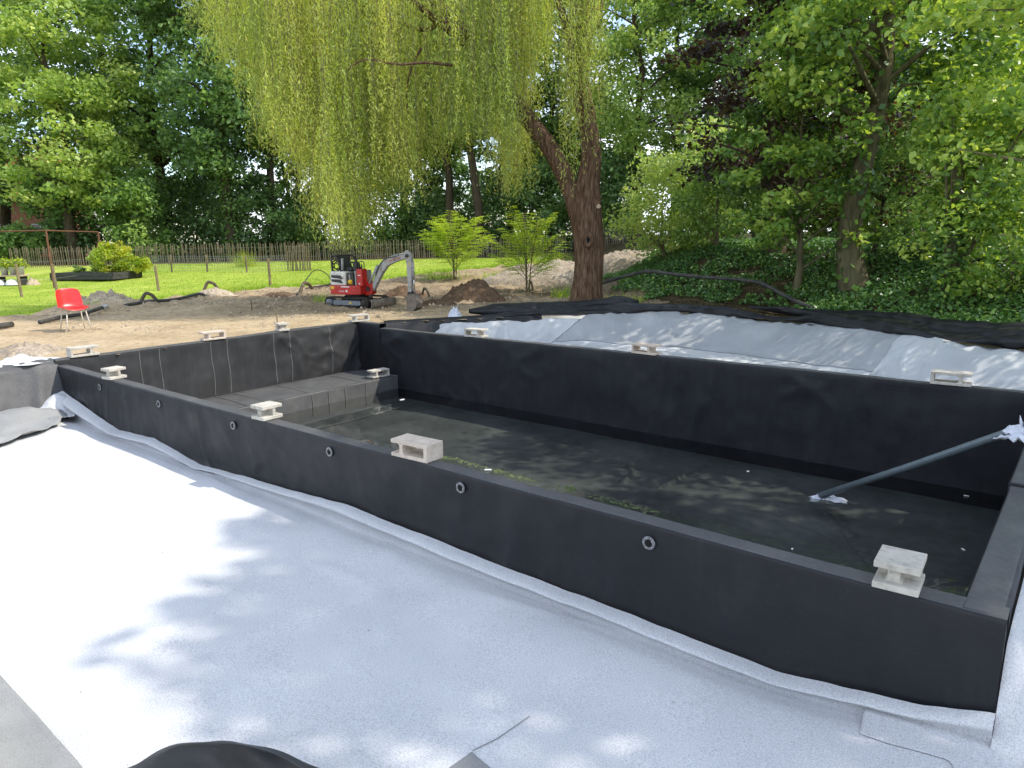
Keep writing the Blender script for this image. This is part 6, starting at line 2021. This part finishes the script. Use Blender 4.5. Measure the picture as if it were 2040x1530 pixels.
sapling(1050, 582, 415, 21.0, 'taller airy yellow green sapling just left of the willow trunk', 802, 30, 1.25)

bl_ = np.array(bed.location)
def bed_bush(dx, dy, h, R, n, label, seed, mt='leaf_yellow', ls=.10):
    x = bl_[0] + RT[0] * dx + FW[0] * dy; y = bl_[1] + RT[1] * dx + FW[1] * dy
    return make_tree('bed_plant', label, (x, y, bl_[2] + .2), h, R, .1, seed, MT[mt], nclump=n, nleaf=70, ls=ls, trunk_r=.02, limbs=n // 2, clump_r=.34, cat='plant', bark=MT['stem'], squash=.8)
bed_bush(.75, .0, 1.15, .75, 42, 'big yellow green bush in the right half of the raised bed', 811)
bed_bush(1.55, .1, .6, .55, 22, 'low yellowish plant spilling over the right end of the raised bed', 812)
bed_bush(.05, .1, .8, .45, 20, 'smaller green bush left of the big one in the raised bed', 813, 'leaf_light')
bed_bush(-.75, .0, .35, .25, 8, 'small grey green plant at the left end of the raised bed', 814, 'leaf_mid', .08)

def tuft(px, py, dep, h, n, label, seed, mt='grass', w=.25):
    r = np.random.default_rng(seed)
    q = atd(px, py, dep)
    z0 = float(gz(q[0], q[1]))
    x = r.normal(0, w, n); y = r.normal(0, w, n)
    L = h * r.uniform(.5, 1.1, n)
    dx = r.normal(0, .35, n) * L; dy = r.normal(0, .35, n) * L
    wv = .008 + .006 * r.random(n)
    V = np.stack([np.stack([x - wv, y, np.zeros(n)], 1), np.stack([x + wv, y, np.zeros(n)], 1), np.stack([x + dx, y + dy, L], 1)], 1).reshape(-1, 3)
    me = mesh_np('weed_tuft', V, np.arange(3 * n).reshape(n, 3), MT[mt], False, np.repeat(r.random(n), 3))
    o = link('weed_tuft', me, label=label, cat='weeds', kind='stuff')
    o.location = (float(q[0]), float(q[1]), z0)
tuft(985, 556, 24.5, .45, 260, 'tuft of tall grass at the foot of the saplings', 821)
tuft(880, 555, 26, .4, 260, 'grass tuft left of the dense sapling', 822, w=.4)
tuft(462, 584, 23.0, .3, 120, 'weed tuft in the soil left of the excavator', 823)
tuft(640, 592, 19.2, .35, 60, 'thin weeds beside the excavator tail', 824, w=.12)
tuft(1075, 505, 31, .6, 300, 'tall grass along the fence left of the willow trunk', 825, w=.8)
tuft(1120, 580, 19.5, .4, 60, 'dry stalks at the left foot of the willow', 826, w=.15)
tuft(1245, 590, 17.2, .25, 120, 'weeds at the right foot of the willow', 827, w=.3)
tuft(490, 530, 33, .8, 220, 'yellowish plant at the wire fence', 828, 'leaf_yellow', .25)

# ------------------------------------------------------------------ grass and ivy cover
r = np.random.default_rng(95)
n = 260000
d_ = 14 + 22 * r.random(n) ** 1.3; s_ = r.uniform(-20, 2.2, n)
x, y = xy(d_, s_)
m = (d_ + .55 * fbm(x * .9, y * .9, 0, 3, 40) + .25 * fbm(x * 4, y * 4, 0, 2, 41) > lawn_d(s_) - .05) & (s_ < 1.8)
edge_t = np.exp(-np.maximum(0, d_ - lawn_d(s_)) / 1.0)
keep = m & (r.random(n) < .25 + .75 * edge_t)
x, y, edge_t, d_ = x[keep], y[keep], edge_t[keep], d_[keep]
n = len(x)
z = gz(x, y) + rough(x, y)
L = (.035 + .12 * edge_t * (r.random(n) ** 1.5 + .2)) * r.uniform(.6, 1.3, n)
w_ = .003 + .003 * r.random(n) + .00016 * d_
an = r.random(n) * 6.28
dx = np.cos(an) * L * .45; dy = np.sin(an) * L * .45
bx_ = RT[0] * w_; by_ = RT[1] * w_
V = np.stack([np.stack([x - bx_, y - by_, z - .01], 1), np.stack([x + bx_, y + by_, z - .01], 1), np.stack([x + dx, y + dy, z + L], 1)], 1).reshape(-1, 3)
link('lawn_grass', mesh_np('lawn_grass', V, np.arange(3 * n).reshape(n, 3), MT['grass'], False, np.repeat(np.clip(r.normal(.5, .2, n) + .15 * fbm(x * .4, y * .4, 0, 2, 7), 0, 1), 3)),
     label='short mown grass blades on the lawn, longer along its ragged edge', cat='grass', kind='stuff')
print('grass', n)

n = 190000
d_ = 8 + 16 * r.random(n) ** 1.2; s_ = r.uniform(2.0, 15, n)
x, y = xy(d_, s_)
ye = yedge(np.clip(x, 1, 15))
tt_ = y - ye
lim = 1.15 + 1.5 * (1 - smooth(s_, 3.2, 5.8)) + .5 * fbm(x * 1.1, y * 1.1, 0, 3, 60)
m = (tt_ > lim) & (s_ > 3.0 + .5 * fbm(x, y, 0, 2, 61)) & (s_ < d_ * .85 + 1.5) & (fbm(x * 1.7, y * 1.7, 0, 3, 62) > -.42)
x, y, d_ = x[m], y[m], d_[m]
n = len(x)
z = gz(x, y) + rough(x, y) + .02 + .10 * r.random(n) + .06 * np.maximum(0, fbm(x * 2, y * 2, 0, 2, 63))
sz = r.uniform(.045, .085, n)
gd = np.stack([(gz(x + .05, y) - gz(x - .05, y)) / .1, (gz(x, y + .05) - gz(x, y - .05)) / .1], 1)
tone = np.clip(r.normal(.42, .22, n) + .25 * fbm(x * .9, y * .9, 0, 2, 64), 0, 1)
V, F, T = leaves(np.stack([x, y, z], 1), sz, sz * .95, r, 1.0, tone=tone)
link('ivy_cover', mesh_np('ivy_cover', V, F, MT['leaf_ivy'], False, T), label='dark green ivy covering the bank right of the willow', cat='ivy', kind='stuff')
print('ivy', n)
# leaf litter and twigs under the willow
n = 9000
px_ = r.uniform(1180, 1640, n)
d_ = r.uniform(13.5, 20, n)
s_ = (px_ - 1020) / 1416 * d_
x, y = xy(d_, s_)
m = (y > yedge(np.clip(x, 1, 15)) + .5)
x, y = x[m], y[m]
n = len(x)
z = gz(x, y) + rough(x, y) + .012
an = r.random(n) * 6.28
sz = r.uniform(.03, .09, n)
ax = np.stack([np.cos(an), np.sin(an), np.zeros(n)], 1)
V, F, T = leaves(np.stack([x, y, z], 1), sz, sz * .3, r, 3.0, axis=ax * 4)
MT['litter'] = leaf_mat('dry_litter', [(0, (.10, .055, .03)), (.6, (.20, .12, .065)), (1, (.34, .24, .14))], .1, (1, .9, .7), .8, .1)
link('leaf_litter', mesh_np('leaf_litter', V, F, MT['litter'], False, T), label='brown dry litter and twigs under the willow', cat='litter', kind='stuff')

# clods and small stones strewn over the sand
n = 5200
d_ = 13 + 11 * r.random(n); s_ = r.uniform(-14, 2.5, n)
x, y = xy(d_, s_)
m = (d_ < lawn_d(s_) + .3) & (~in_pond(x, y, -.3)) & (fbm(x * .8, y * .8, 0, 2, 71) + .35 * smooth(d_, 15, 19) > .12)
x, y = x[m], y[m]
n = len(x)
z = gz(x, y) + rough(x, y)
sz = .012 + .035 * r.random(n) ** 3 + .01 * r.random(n)
oct_ = np.array([[1, 0, 0], [0, 1, 0], [-1, 0, 0], [0, -1, 0], [0, 0, 1], [0, 0, -1]], float)
V = np.stack([x, y, z], 1)[:, None, :] + oct_[None] * sz[:, None, None] * r.uniform(.6, 1.35, (n, 6, 1)) + r.normal(0, .15, (n, 6, 3)) * sz[:, None, None]
ft = np.array([[0, 1, 4], [1, 2, 4], [2, 3, 4], [3, 0, 4], [1, 0, 5], [2, 1, 5], [3, 2, 5], [0, 3, 5]])
F = (np.arange(n)[:, None, None] * 6 + ft[None]).reshape(-1, 3)
link('clods', mesh_np('clods', V.reshape(-1, 3), F, MT['rubble'], False), label='small dry clods and stones strewn over the sand', cat='clods', kind='stuff')

# dry leaf bits and crumbs of soil fallen on the fleece
n = 90
x = r.uniform(1.5, 11.2, n); y = -.35 - 2.2 * r.random(n) ** .8
sz = .003 + .008 * r.random(n) ** 3
an = r.random(n) * 6.28
V, F, T = leaves(np.stack([x, y, floor_z(x, y) + .007], 1), sz * 2, sz, r, 3.0, axis=np.stack([np.cos(an), np.sin(an), 0 * an], 1) * 4)
link('fleece_debris', mesh_np('fleece_debris', V, F, MT['litter'], False, T), label='tiny dry leaf bits and crumbs lying on the white fleece', cat='debris', kind='stuff')
